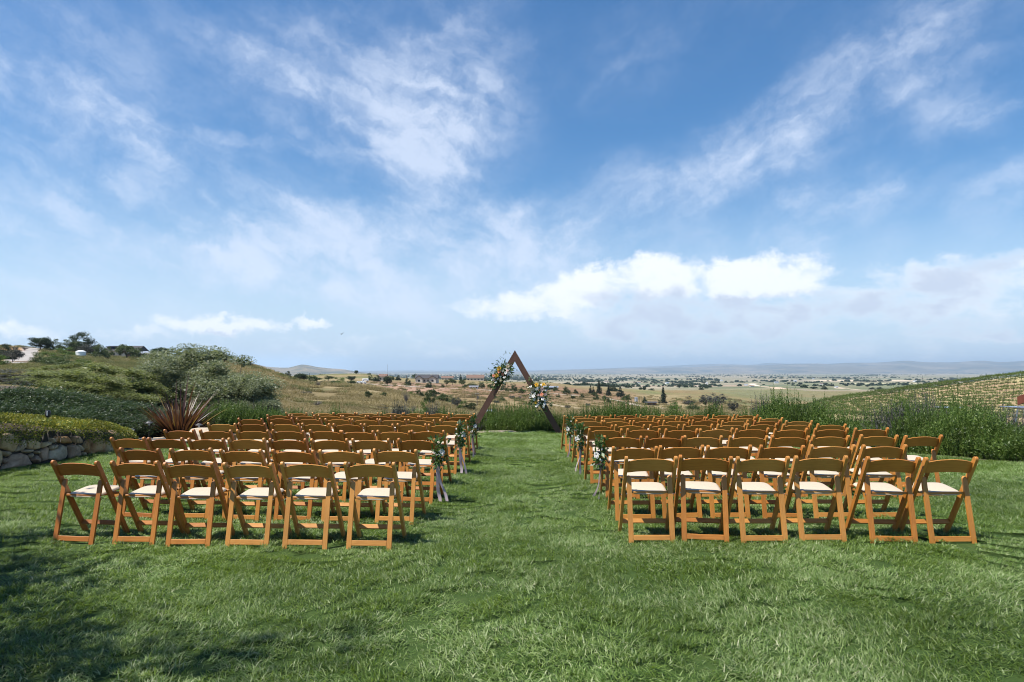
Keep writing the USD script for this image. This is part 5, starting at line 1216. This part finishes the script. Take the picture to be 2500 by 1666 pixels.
# gravel path behind the left block, with its edging
g = Polygon([(-9.4, 14.9), (-8.2, 15.1), (-7.0, 15.3), (-6.2, 16.0), (-5.0, 17.2), (-5.3, 17.7), (-6.6, 16.7), (-7.6, 16.2), (-9.4, 16.1)])
xs, ys = np.arange(-9.6, -4.9, .12), np.arange(14.8, 17.8, .12)
X, Y = np.meshgrid(xs, ys, indexing='ij'); v, f = grid_mesh(X, Y, ground_z(X.ravel(), Y.ravel()).reshape(X.shape) + .05)
m = obj('gravel_path', used(v, f[contains_xy(g, *v[f].mean(1)[:, :2].T)]), 'gravel', None, True); tag(m, 'pinkish gravel path behind the left chair block', kind='structure')
b = MB(); e = [(-9.3, 15.55), (-8.3, 15.6), (-7.3, 15.85), (-6.5, 16.35), (-5.4, 17.35)]
for (x0, y0), (x1, y1) in zip(e[:-1], e[1:]):
    z0, z1 = [float(ground_z(np.array([a]), np.array([c]))[0]) for a, c in ((x0, y0), (x1, y1))]
    b.tube([[x0, y0, z0 + .055], [x1, y1, z1 + .055]], .028, 4)
tag(obj('path_edging', b.mesh, 'black_edging'), 'thin black edging strip running along the gravel path', 'edging')

def path_light(u, y, vtop, label):
    g = spot(u, y); h = EYE - (vtop - HOR) / FPX * y - g[2]
    t = thing('path_light', label, 'path light', g, 0, 'path lights by the gravel path')
    b = MB(); b.tube([[0, 0, -.05], [0, 0, h - .05]], .012, 8); obj('stem', b.mesh, 'dark_metal', t)
    b = MB(); b.lathe([(.004, h), (.03, h - .006), (.082, h - .040), (.084, h - .048), (.076, h - .046), (.02, h - .02), (.004, h - .02)], sides=20); obj('cap', b.mesh, 'lamp_metal', t, 40)
    b = MB(); b.lathe([(.001, h - .095), (.022, h - .095), (.026, h - .05), (.024, h - .03), (.001, h - .03)], sides=12); obj('lamp', b.mesh, 'lens_grey', t, 40)
path_light(324, 15.0, 1045, 'mushroom path light nearest the stone wall')
path_light(368, 16.0, 1028, 'tall mushroom path light just left of the flax plant')
path_light(489, 16.4, 1033, 'mushroom path light right of the flax plant, in front of the boulder')
for u, y, vt, label, nm in ((121, 12.3, 1001, 'black oval spotlight standing in the ground cover on the wall', 'spotlight'), (291, 15.6, 1039, 'small square floodlight at the end of the ground cover', 'floodlight')):
    g = spot(u, y); h = EYE - (vt - HOR) / FPX * y - g[2]
    t = thing(nm, label, nm, g)
    b = MB(); b.tube([[0, 0, -.05], [0, 0, h - .06]], .012, 8); obj('stake', b.mesh, 'dark_metal', t)
    b = MB()
    if nm == 'spotlight':
        b.lathe([(.001, h), (.035, h - .005), (.05, h - .05), (.045, h - .10), (.025, h - .13), (.001, h - .135)], sides=16); obj('housing', b.mesh, 'dark_metal', t, 40)
        b = MB(); b.box((.02, -.047, h - .062), (.020, .012, .075), bevel=.005); obj('lens', b.mesh, 'lens_grey', t)
    else:
        b.box((0, 0, h - .045), (.14, .09, .11), rx=.25, bevel=.008); obj('housing', b.mesh, 'dark_metal', t)
        b = MB(); b.box((0, .03, h + .003), (.13, .05, .01), rx=.25, bevel=.003); obj('lens', b.mesh, 'lens_grey', t)

# ------------------------------------------------------------------ triangular arch with flowers
AY = 18.2; AX = (1257 - 1250) / FPX * AY; AG = float(lawn_z(np.array([AX]), np.array([AY]))[0]) - .03
def arch():
    t = thing('triangle_arch', 'brown wooden triangular wedding arch at the end of the aisle', 'arch', (AX, AY, AG))
    H, wd, th = 2.235, .155, .088
    hb = 1.29
    ax = wd / math.cos(math.radians(30))      # width of a board measured level
    az = wd / math.sin(math.radians(30))
    for s in (-1, 1):
        m = MB(); poly = [(0, H), (0, H - az * .98), (s * (hb - ax), 0), (s * hb, 0)]
        if s > 0: poly = poly[::-1]
        m.prism(poly, -th / 2, th / 2); obj('beam', m.mesh, 'arch_brown', t)
arch()

def rosette(rng, r, petals=16, open_=.8):
    """A ruffled bloom facing +z."""
    V, F, n = [], [], 0
    for k in range(petals):
        ring = k / petals; a = k * 2.399 + rng.normal(0, .1); up = (1 - ring) * 1.05 * open_ + .12
        L, W = r * (.42 + .62 * ring), r * (.40 + .25 * ring)
        ca, sa = math.cos(a), math.sin(a)
        pts = []
        for t, w in ((0, .25), (.5, 1.0), (.9, .85), (1.05, .3)):
            h = L * t * math.sin(up) * (1.1 - .35 * t * ring); o = L * t * math.cos(up) + .05 * r
            for sgn in (-1, 1):
                pts.append([o * ca - sgn * W / 2 * w * sa, o * sa + sgn * W / 2 * w * ca, h + (.05 * r if abs(w) > .8 else 0)])
        V.append(pts)
        for q in range(3):
            b = n + 2 * q; F += [[b, b + 2, b + 3], [b, b + 3, b + 1]]
        n += 8
    return np.array(V).reshape(-1, 3), np.array(F)

def face(v, d):
    """Turn +z towards d."""
    d = np.array(d, float) / np.linalg.norm(d); a = np.cross(d, [0.3, 1, .2]); a /= np.linalg.norm(a); b = np.cross(d, a)
    return v @ np.stack([a, b, d])

def bloom(t, name, rng, c, r, mat, d=None, heart=False, petals=16):
    d = d if d is not None else np.array([rng.normal(-.1, .35), -1, rng.normal(.3, .35)])
    v, f = rosette(rng, r, petals)
    p = obj(name, (face(v, d) + c, f), mat, t, True)
    if heart:
        m = trimesh.creation.icosphere(1, r * .26); obj('heart', (np.array(m.vertices) + c + np.array(d) / np.linalg.norm(d) * r * .3, m.faces), 'flower_heart', p, True)

def arrangement(name, label, blooms, small, seed, axis):
    """blooms: (x, y in the enlarged view, radius, colour)."""
    rng = np.random.default_rng(seed); sc = 1 / 6.533
    W = lambda x, y, off: at(1100 + x * sc, 830 + y * sc, AY - .06 - off)
    xs, ys = np.array([b[0] for b in blooms]), np.array([b[1] for b in blooms])
    o = W(xs.mean(), ys.mean(), 0)
    t = thing(name, label, 'flower arrangement', o)
    for x, y, r, col in blooms:
        bloom(t, col + '_flower', rng, W(x, y, rng.uniform(.10, .17)) - o, r * sc / FPX * AY * 1.12, col + '_petal', None, col == 'yellow', 20)
    for x, y in small:
        bloom(t, 'small_white_flower', rng, W(x, y, rng.uniform(.08, .16)) - o, rng.uniform(.030, .045), 'white_petal', None, False, 9)
    n = 900
    (x0, y0), (x1, y1), wid = axis
    k = rng.random(n); px, py = x0 + (x1 - x0) * k + rng.normal(0, wid, n), y0 + (y1 - y0) * k + rng.normal(0, wid, n)
    c = np.array([W(a, b, 0) for a, b in zip(px, py)]) - o; c[:, 1] -= rng.uniform(-.10, .12, n)
    mid = np.array([W(x0 + (x1 - x0) * q, y0 + (y1 - y0) * q, 0) for q in k]) - o
    d = (c - mid) * 4 + rng.normal(0, .5, (n, 3)); d[:, 1] -= .25
    obj('foliage', leaf_quads(c, d, rng.uniform(.05, .12, n), rng.uniform(.018, .036, n), rng), 'posy_leaf', t)
    b = MB()
    for i in rng.choice(n, 60, False):
        b.tube([mid[i], (mid[i] + c[i]) / 2, c[i] + d[i] * .02], [.005, .004, .002], 3, False)
    obj('stems', b.mesh, 'posy_leaf', t)
arrangement('arch_flowers', 'flower cluster high on the left beam of the arch', [(915, 425, 30, 'cream'), (775, 460, 34, 'yellow'), (778, 512, 30, 'peach'), (735, 570, 34, 'yellow'), (690, 572, 26, 'peach'), (832, 550, 24, 'peach'), (797, 643, 26, 'cream'), (880, 530, 24, 'white'), (700, 640, 20, 'blush'), (905, 490, 20, 'blush')],
            [(895, 380), (930, 470), (880, 470), (860, 600), (830, 500), (760, 620), (850, 690), (660, 640), (940, 520), (915, 555), (725, 680), (885, 640), (800, 590), (910, 400)], 81, ((720, 670), (900, 420), 62))
arrangement('arch_flowers', 'larger flower cluster low on the right beam of the arch', [(1368, 720, 32, 'yellow'), (1485, 715, 28, 'yellow'), (1300, 782, 34, 'cream'), (1460, 795, 32, 'blush'), (1452, 870, 30, 'peach'), (1535, 948, 28, 'cream'), (1360, 1000, 24, 'yellow'), (1510, 870, 24, 'blush'), (1300, 830, 24, 'white'), (1365, 790, 26, 'white'), (1320, 900, 28, 'white'), (1470, 940, 28, 'white'), (1390, 1040, 22, 'white'), (1500, 1020, 24, 'white'), (1395, 880, 22, 'blush'), (1395, 965, 18, 'cream')],
            [(1445, 720), (1400, 770), (1280, 870), (1270, 920), (1340, 940), (1420, 840), (1440, 900), (1500, 970), (1480, 1070), (1370, 1060), (1330, 960), (1440, 980), (1280, 750), (1525, 810), (1490, 1050), (1400, 930), (1345, 855), (1420, 1010)], 82, ((1330, 730), (1460, 1040), 75))

# ------------------------------------------------------------------ posies on the aisle chairs
def posy(side, row, k, label, seed):
    rng = np.random.default_rng(seed)
    x, y, yaw, z = (L_ROWS if side == 'left' else R_ROWS)[row][-1 if side == 'left' else 0]
    s = 1 if side == 'left' else -1
    o = np.array([x + s * .262, y - .01, z + .60])
    t = thing('aisle_posy', label, 'posy', o)
    n = 150
    c = np.stack([rng.normal(0, .035, n), rng.normal(-.02, .04, n), rng.uniform(-.19, .15, n)], 1)
    d = np.stack([rng.normal(s * .25, .5, n), rng.normal(-.3, .5, n), rng.normal(.35, .6, n) + c[:, 2] * 2], 1)
    obj('leaves', leaf_quads(c, d, rng.uniform(.05, .105, n), rng.uniform(.022, .038, n), rng), 'posy_leaf', t)
    bloom(t, 'white_flower', rng, (s * .05 if s > 0 else -.055, -.075, -.01 if s > 0 else -.05), .040, 'white_petal', (s * .35, -1, .25), petals=20)
    for q in range(4):
        bloom(t, 'bud', rng, np.array([rng.normal(s * .03, .04), -.07 + rng.normal(0, .02), rng.uniform(-.14, .10)]), .016, 'white_petal', petals=8)
    b = MB(); b.tube([[0, 0, -.22], [0, 0, -.16]], .022, 8)
    for a in (-1, 1):
        th = np.linspace(0, 2 * PI, 9); b.add(*ribbon(np.stack([a * .045 * (1 - np.cos(th)) / 2 + .01 * a, -.03 + 0 * th, -.19 + .028 * np.sin(th)], 1), .032, (0, 1, 0)))
    obj('bow', b.mesh, 'ribbon_pink', t, True)
    for q, (L, sx, w) in enumerate(((rng.uniform(.36, .46), s * .02, .040), (rng.uniform(.30, .40), s * rng.uniform(.05, .14), .034))):
        tt = np.linspace(0, 1, 14); ph = rng.uniform(0, 6)
        p = np.stack([sx * tt ** 1.3 + .012 * np.sin(tt * 7 + ph) * tt, -.035 - .02 * np.sin(tt * 5 + ph) * tt, -.20 - L * tt], 1)
        obj('ribbon_tail', ribbon(p, w, (math.cos(ph * .3), math.sin(ph * .3) * .6, 0)), 'ribbon_pink', t, True)

def ribbon(p, w, side):
    p = np.asarray(p, float); n = len(p); sd = np.array(side, float); sd /= np.linalg.norm(sd)
    tw = np.linspace(0, 1, n)[:, None]
    S = sd * (1 - .35 * tw) + np.array([0, .6, 0]) * tw * np.sin(tw * 4); S /= np.linalg.norm(S, axis=1, keepdims=True)
    v = np.concatenate([p - S * w / 2, p + S * w / 2]); i = np.arange(n - 1)
    return v, np.stack([i, i + 1, n + i + 1, n + i], 1)
for side in ('left', 'right'):
    for k, row in enumerate((2, 4, 6)):
        posy(side, row, k, 'greenery posy with white bloom and pink ribbon, aisle chair, %s block, %s' % (side, ROW[row]), 300 + k + 10 * (side == 'left'))

# ------------------------------------------------------------------ patio heaters and pavilion at the right edge
def heater(u, y, vtop, label, seed):
    x = (u - 1250) / FPX * y; top = EYE - (vtop - HOR) / FPX * y; H = 2.25
    t = thing('patio_heater', label, 'patio heater', (x, y, top - H), 8 * seed)
    b = MB(); b.box((0, 0, H - .012), (.76, .76, .024), bevel=.008); b.box((0, 0, H - .05), (.20, .20, .06), bevel=.008); obj('hood', b.mesh, 'heater_steel', t)
    b = MB()
    for sx in (-1, 1):
        for sy in (-1, 1):
            b.tube([[sx * .235, sy * .235, .75], [sx * .10, sy * .10, H - .06]], .017, 6)
    obj('frame', b.mesh, 'heater_steel', t)
    b = MB(); b.lathe([(.06, .75), (.055, H - .08)], sides=20); obj('glass_tube', b.mesh, 'heater_glass', t, True)
    b = MB()
    for sx, sy in ((0, -1), (0, 1), (-1, 0), (1, 0)):
        for z in np.arange(.85, H - .15, .11):
            w = .235 - (z - .75) / (H - .81) * .135
            b.box((sx * w, sy * w, z), (.004 if sx else 2 * w, .004 if sy else 2 * w, .005))
    obj('guard', b.mesh, 'heater_steel', t)
    b = MB(); b.box((0, 0, .375), (.50, .50, .73), bevel=.01); obj('base', b.mesh, 'heater_steel', t)
heater(2497, 18.0, 993, 'silver pyramid patio heater at the right edge of the picture', 1)
heater(2311, 27.0, 994, 'farther silver patio heater half hidden by the right hedge', 2)

def pavilion():
    y = 20.0; e = at(2480, 969, y); g = float(ground_z(np.array([17.0]), np.array([23.0]))[0])
    t = thing('pavilion', 'dark reddish-brown roof corner of a building at the right edge', 'pavilion', (e[0], y, 0), -44)
    rise, half, dep, th = .50, 3.0, 6.0, .24
    for s in (0, 1):
        m = MB(); a = [(0, e[2]), (half, e[2] + rise * half), (half, e[2] + rise * half - th), (0, e[2] - th)]
        if s: a = [(2 * half - x, z) for x, z in a][::-1]
        m.prism(a, 0, dep); obj('roof', m.mesh, 'red_timber', t)
    for x in (.7, 2 * half - .7):
        for yy in (.6, dep - .6):
            m = MB(); m.box((x, yy, (g + e[2]) / 2 - .05), (.18, .18, e[2] - g + .4), bevel=.01); obj('post', m.mesh, 'red_timber', t)
pavilion()

# ------------------------------------------------------------------ houses and small things far off
def house(u, v, y0, y1, w, dep, h, rise, label, wall='cream_wall', roof='grey_roof', rz=0.0, gables=(), windows=5, name='farmhouse', cat='house'):
    g = ground_hit(u, v, y0, y1)
    t = thing(name, label, cat, g - [0, 0, .2], rz)
    m = MB(); m.box((0, dep / 2, h / 2), (w, dep, h)); obj('wall', m.mesh, wall, t)
    m = MB(); m.prism([(-.5, h), (dep + .5, h), (dep / 2, h + rise)], -w / 2 - .4, w / 2 + .4, 'yz'); obj('roof', m.mesh, roof, t)
    for gx, gw in gables:
        m = MB(); m.prism([(gx - gw / 2, 0), (gx + gw / 2, 0), (gx + gw / 2, h), (gx, h + rise * .62), (gx - gw / 2, h)], -1.4, .02); obj('gable', m.mesh, wall, t)
        for s in (-1, 1):
            m = MB(); q = [(gx, h + rise * .62 + .25), (gx + s * (gw / 2 + .5), h - .12), (gx + s * (gw / 2 + .5), h - .32), (gx, h + rise * .62 + .03)]
            m.prism(q if s < 0 else q[::-1], -1.8, dep / 2); obj('gable_roof', m.mesh, roof, t)
        m = MB(); m.box((gx, -1.42, h * .5), (gw * .3, .06, h * .36)); obj('window', m.mesh, 'dark_window', t)
    for i in range(windows):
        x = -w / 2 + w * (i + .5) / windows
        if any(abs(x - gx) < gw / 2 + .4 for gx, gw in gables): continue
        m = MB(); m.box((x, -.02, h * .52), (w / windows * .42, .06, h * .38)); obj('window', m.mesh, 'dark_window', t)
    return t, g
house(1041, 935, 260, 380, 11.5, 8, 2.6, 1.9, 'long white farmhouse with two gables and dark roof left of the arch', gables=((-3.6, 3.6), (3.4, 3.8)), windows=6)
house(934, 930, 290, 420, 4.0, 6, 2.6, 1.3, 'small cream house with gable left of the long farmhouse', roof='brown_roof', windows=2)
house(1157, 949, 240, 330, 3.4, 3, 1.1, .3, 'low white shed on the brown slope just left of the arch', 'white_paint', 'tin_roof', windows=3, name='shed', cat='shed')
house(1160, 926, 380, 560, 14, 9, 2.8, 2.4, 'tan house with brown roof among trees behind the arch', 'cream_wall', 'brown_roof', windows=5)
house(1092, 922, 420, 700, 12, 8, 2.6, 2.0, 'far cream house behind the long farmhouse', 'cream_wall', 'brown_roof', windows=4)
house(1192, 1006, 50, 90, 1.3, 1.6, .6, .2, 'small pale tin-roofed shed behind the left leg of the arch', 'tin_roof', 'tin_roof', windows=2, name='shed', cat='shed')
house(1590, 990, 200, 320, 3.6, 4, 1.2, .4, 'dark open hut below the tall cedar', 'brown_roof', 'grey_roof', windows=2, name='hut', cat='hut')
house(1345, 952, 260, 400, 6, 4, 1.3, .6, 'low grey barn right of the arch behind orchard trees', 'grey_roof', 'tin_roof', windows=3, name='barn', cat='barn')
t, g = house(293, 872, 170, 226, 11, 7, 2.2, 1.8, 'hilltop house with solar panels on its roof behind orchard trees', 'cream_wall', 'grey_roof', windows=5)
for i in range(6):
    m = MB(); a = math.atan2(1.8, 4.0)
    m.box((-4.4 + 1.5 * i, 1.55, 3.24), (1.42, 2.5, .06), rx=-a); obj('solar_panel', m.mesh, 'solar_blue', t)
house(345, 874, 170, 226, 9, 6, 1.6, .8, 'low hilltop outbuilding right of the solar house', 'brown_roof', 'tin_roof', windows=3, name='outbuilding', cat='building')
house(1725, 941, 900, 1500, 3.5, 3.5, 5.5, 1.0, 'white water tower house far down in the valley', 'white_paint', 'white_paint', windows=1, name='tower', cat='tower')
rng = np.random.default_rng(55)
k0 = 0
for u, v in sorted(((2042, 947), (2150, 931), (2235, 933), (2330, 937), (1895, 936), (1836, 945), (1940, 933), (1630, 937), (1760, 931), (1560, 936), (1480, 934), (2390, 925), (2005, 939), (1820, 942), (1700, 928), (2068, 930), (2290, 927), (1985, 926))):
    k0 += 1
    dd = ground_hit(u, v, 900, 5200)[1]; kk = min(1.0, dd / 2200)
    house(u, v, 900, 5200, (8 + 5 * rng.random()) * kk, 8 * kk, 3.2 * kk, 2.0 * kk, 'tiny white farm building in the valley fields, %s from the left' % ORD[k0], 'white_paint', rng.choice(['grey_roof', 'tin_roof', 'brown_roof']), rng.uniform(-30, 30), windows=3, name='valley_building', cat='building')
for p in stage.GetPrimAtPath('/World').GetChildren():
    if p.GetName().startswith('valley_building'):
        p.SetCustomDataByKey('group', 'farm buildings across the valley')

def water_tank(u, v, y0, y1, w, h, label, mat):
    g = ground_hit(u, v, y0, y1); r = w / 2
    t = thing('water_tank', label, 'water tank', g - [0, 0, .1])
    b = MB(); b.lathe([(r * .98, 0), (r, .05), (r, h * .33), (r * 1.03, h * .34), (r, h * .36), (r, h * .66), (r * 1.03, h * .67), (r, h * .69), (r, h)], sides=24); obj('body', b.mesh, mat, t, 40)
    b = MB(); b.lathe([(r * 1.05, h), (r * 1.05, h + .06), (r * .5, h + r * .28), (.08, h + r * .36), (.01, h + r * .37)], sides=24); obj('lid', b.mesh, mat, t, 40)
water_tank(1552, 981, 200, 330, 1.35, 1.7, 'silver corrugated water tank on the slope right of the arch', 'galvanised')
water_tank(197, 870, 150, 222, 2.5, 1.3, 'round white water tank among the left hilltop trees', 'white_paint')

def vehicle(name, label, cat, u, v, y0, y1, L, W, H, mat, cab, rz):
    g = ground_hit(u, v, y0, y1)
    t = thing(name, label, cat, g, rz)
    b = MB(); b.box((0, 0, .35 + H * .28), (L, W, H * .56), bevel=.12); obj('body', b.mesh, mat, t)
    b = MB(); b.box((cab * L, 0, .35 + H * .70), (L * (.95 if cab == 0 else .5), W * .92, H * .52), bevel=.15); obj('cabin', b.mesh, mat, t)
    for s in (-1, 1):
        b = MB(); b.box((cab * L, s * W * .462, .35 + H * .72), (L * (.7 if cab == 0 else .38), .02, H * .26)); obj('window', b.mesh, 'dark_window', t)
    for i in (-1, 1):
        for s in (-1, 1):
            b = MB(); b.tube([[i * L * .32, s * W * .5 - .1, .33], [i * L * .32, s * W * .5 + .1, .33]], .33, 12); obj('wheel', b.mesh, 'dark_metal', t)
vehicle('camper_van', 'white camper van parked in front of the tree line left of the farmhouse', 'camper van', 893, 931, 230, 340, 3.0, 1.6, 1.3, 'white_paint', 0, 5)
vehicle('parked_car', 'white car parked at the field edge below the camper van', 'car', 878, 937, 220, 330, 2.3, 1.3, .8, 'white_paint', .0, 10)
vehicle('parked_car', 'white pickup parked just right of the small white car', 'car', 888, 937, 220, 330, 2.3, 1.3, .8, 'white_paint', -.15, 0)
vehicle('parked_car', 'silver car parked between the camper van and the cream house', 'car', 915, 930, 260, 380, 2.8, 1.4, .9, 'tin_roof', 0, 0)

def utility_pole(u, v, y0, y1, vt, label, arm=True):
    g = ground_hit(u, v, y0, y1); h = EYE - (vt - HOR) / FPX * g[1] - g[2]
    t = thing('utility_pole', label, 'utility pole', g - [0, 0, .3])
    r = max(.10, g[1] * .0006)
    b = MB(); b.tube([[0, 0, 0], [0, 0, h + .3]], [r, r * .7], 8); obj('pole', b.mesh, 'pole_wood', t)
    if arm:
        b = MB(); b.box((0, -.12, h - .25), (h * .20, .12, .14)); obj('crossarm', b.mesh, 'pole_wood', t)
        b = MB()
        for x in (-.09, 0, .09): b.tube([[x * h, -.12, h - .2], [x * h, -.12, h]], .05, 6)
        obj('insulators', b.mesh, 'lens_grey', t)
        b = MB(); b.tube([[.25, 0, h - 1.4], [.25, 0, h - .8]], .16, 8); obj('transformer', b.mesh, 'lamp_metal', t)
utility_pole(591, 892, 150, 226, 868, 'utility pole with transformer on the left ridge line')
utility_pole(1165, 996, 110, 170, 957, 'wooden utility pole behind the left leg of the arch')
utility_pole(993, 930, 300, 430, 917, 'thin utility pole left of the long farmhouse')
g = spot(947, 3200)
t = thing('radio_mast', 'very thin tall radio mast on the plain left of the arch', 'radio mast', g)
h = EYE - (890 - HOR) / FPX * 3200 - g[2]
b = MB(); b.tube([[0, 0, 0], [0, 0, h]], .8, 4); obj('mast', b.mesh, 'galvanised', t)

# the bird in the sky
c = at(833, 816, 40.0)
t = thing('flying_bird', 'small black bird flying over the hills left of the arch', 'bird', c, 25)
m = trimesh.creation.icosphere(2); v = np.array(m.vertices) * [.028, .075, .026]
obj('body', (v, m.faces), 'bird_black', t, True)
for s in (-1, 1):
    pr = .5 * np.array([[.0, .06, .02], [.0, -.05, .02], [.10, .07, .08], [.11, -.05, .07], [.20, .02, .16], [.20, -.05, .14], [.25, -.04, .20]]) * [s, 1, 1]
    vv = np.vstack([pr, pr - [0, 0, .006]]); f = [[0, 2, 1], [1, 2, 3], [2, 4, 3], [3, 4, 5], [4, 6, 5]]; f = f + [[a + 7, c2 + 7, b2 + 7] for a, b2, c2 in f]
    obj('wing', (vv, np.array(f)), 'bird_black', t)
b = MB(); b.add(.6 * np.array([[-.02, -.12, 0], [.02, -.12, 0], [.05, -.22, .01], [-.05, -.22, .01], [-.02, -.12, -.008], [.02, -.12, -.008], [.05, -.22, .002], [-.05, -.22, .002]]), [[0, 1, 2, 3], [7, 6, 5, 4], [0, 4, 5, 1], [1, 5, 6, 2], [2, 6, 7, 3], [3, 7, 4, 0]]); obj('tail', b.mesh, 'bird_black', t)

# the tree whose shade falls over the near left corner of the lawn
SHADE_TREE = crown(91, 6500, .03, 'oak_leaf', 'dome', 30, .16, .35, 'bark', .03, 1, 14, name='shade_tree')
copy(SHADE_TREE, 'shade_tree', 'broad oak left of the lawn, outside the picture, shading its near corner', 'tree', (-7.4, 4.2, 0), 30, None, (4.2, 4.2, 5.6))
copy(SHADE_TREE, 'shade_tree', 'taller slim oak beside the camera on the left, outside the picture, shading the near lawn', 'tree', (-5.6, 2.0, 0), 140, None, (2.6, 2.6, 7.0))

# ------------------------------------------------------------------ air
looks('haze_air', {'v': ('principled_volume', {'color': HAZE_COL, 'density': HAZE, 'anisotropy': .2})}, [], surface=None, volume='v.volume')
m = trimesh.creation.box([94000, 31500, 530]); m.apply_translation([0, 15600, 530 / 2 - 90])
tag(obj('haze', m, 'haze_air'), 'thin blue air between the lawn and the mountains', kind='stuff')
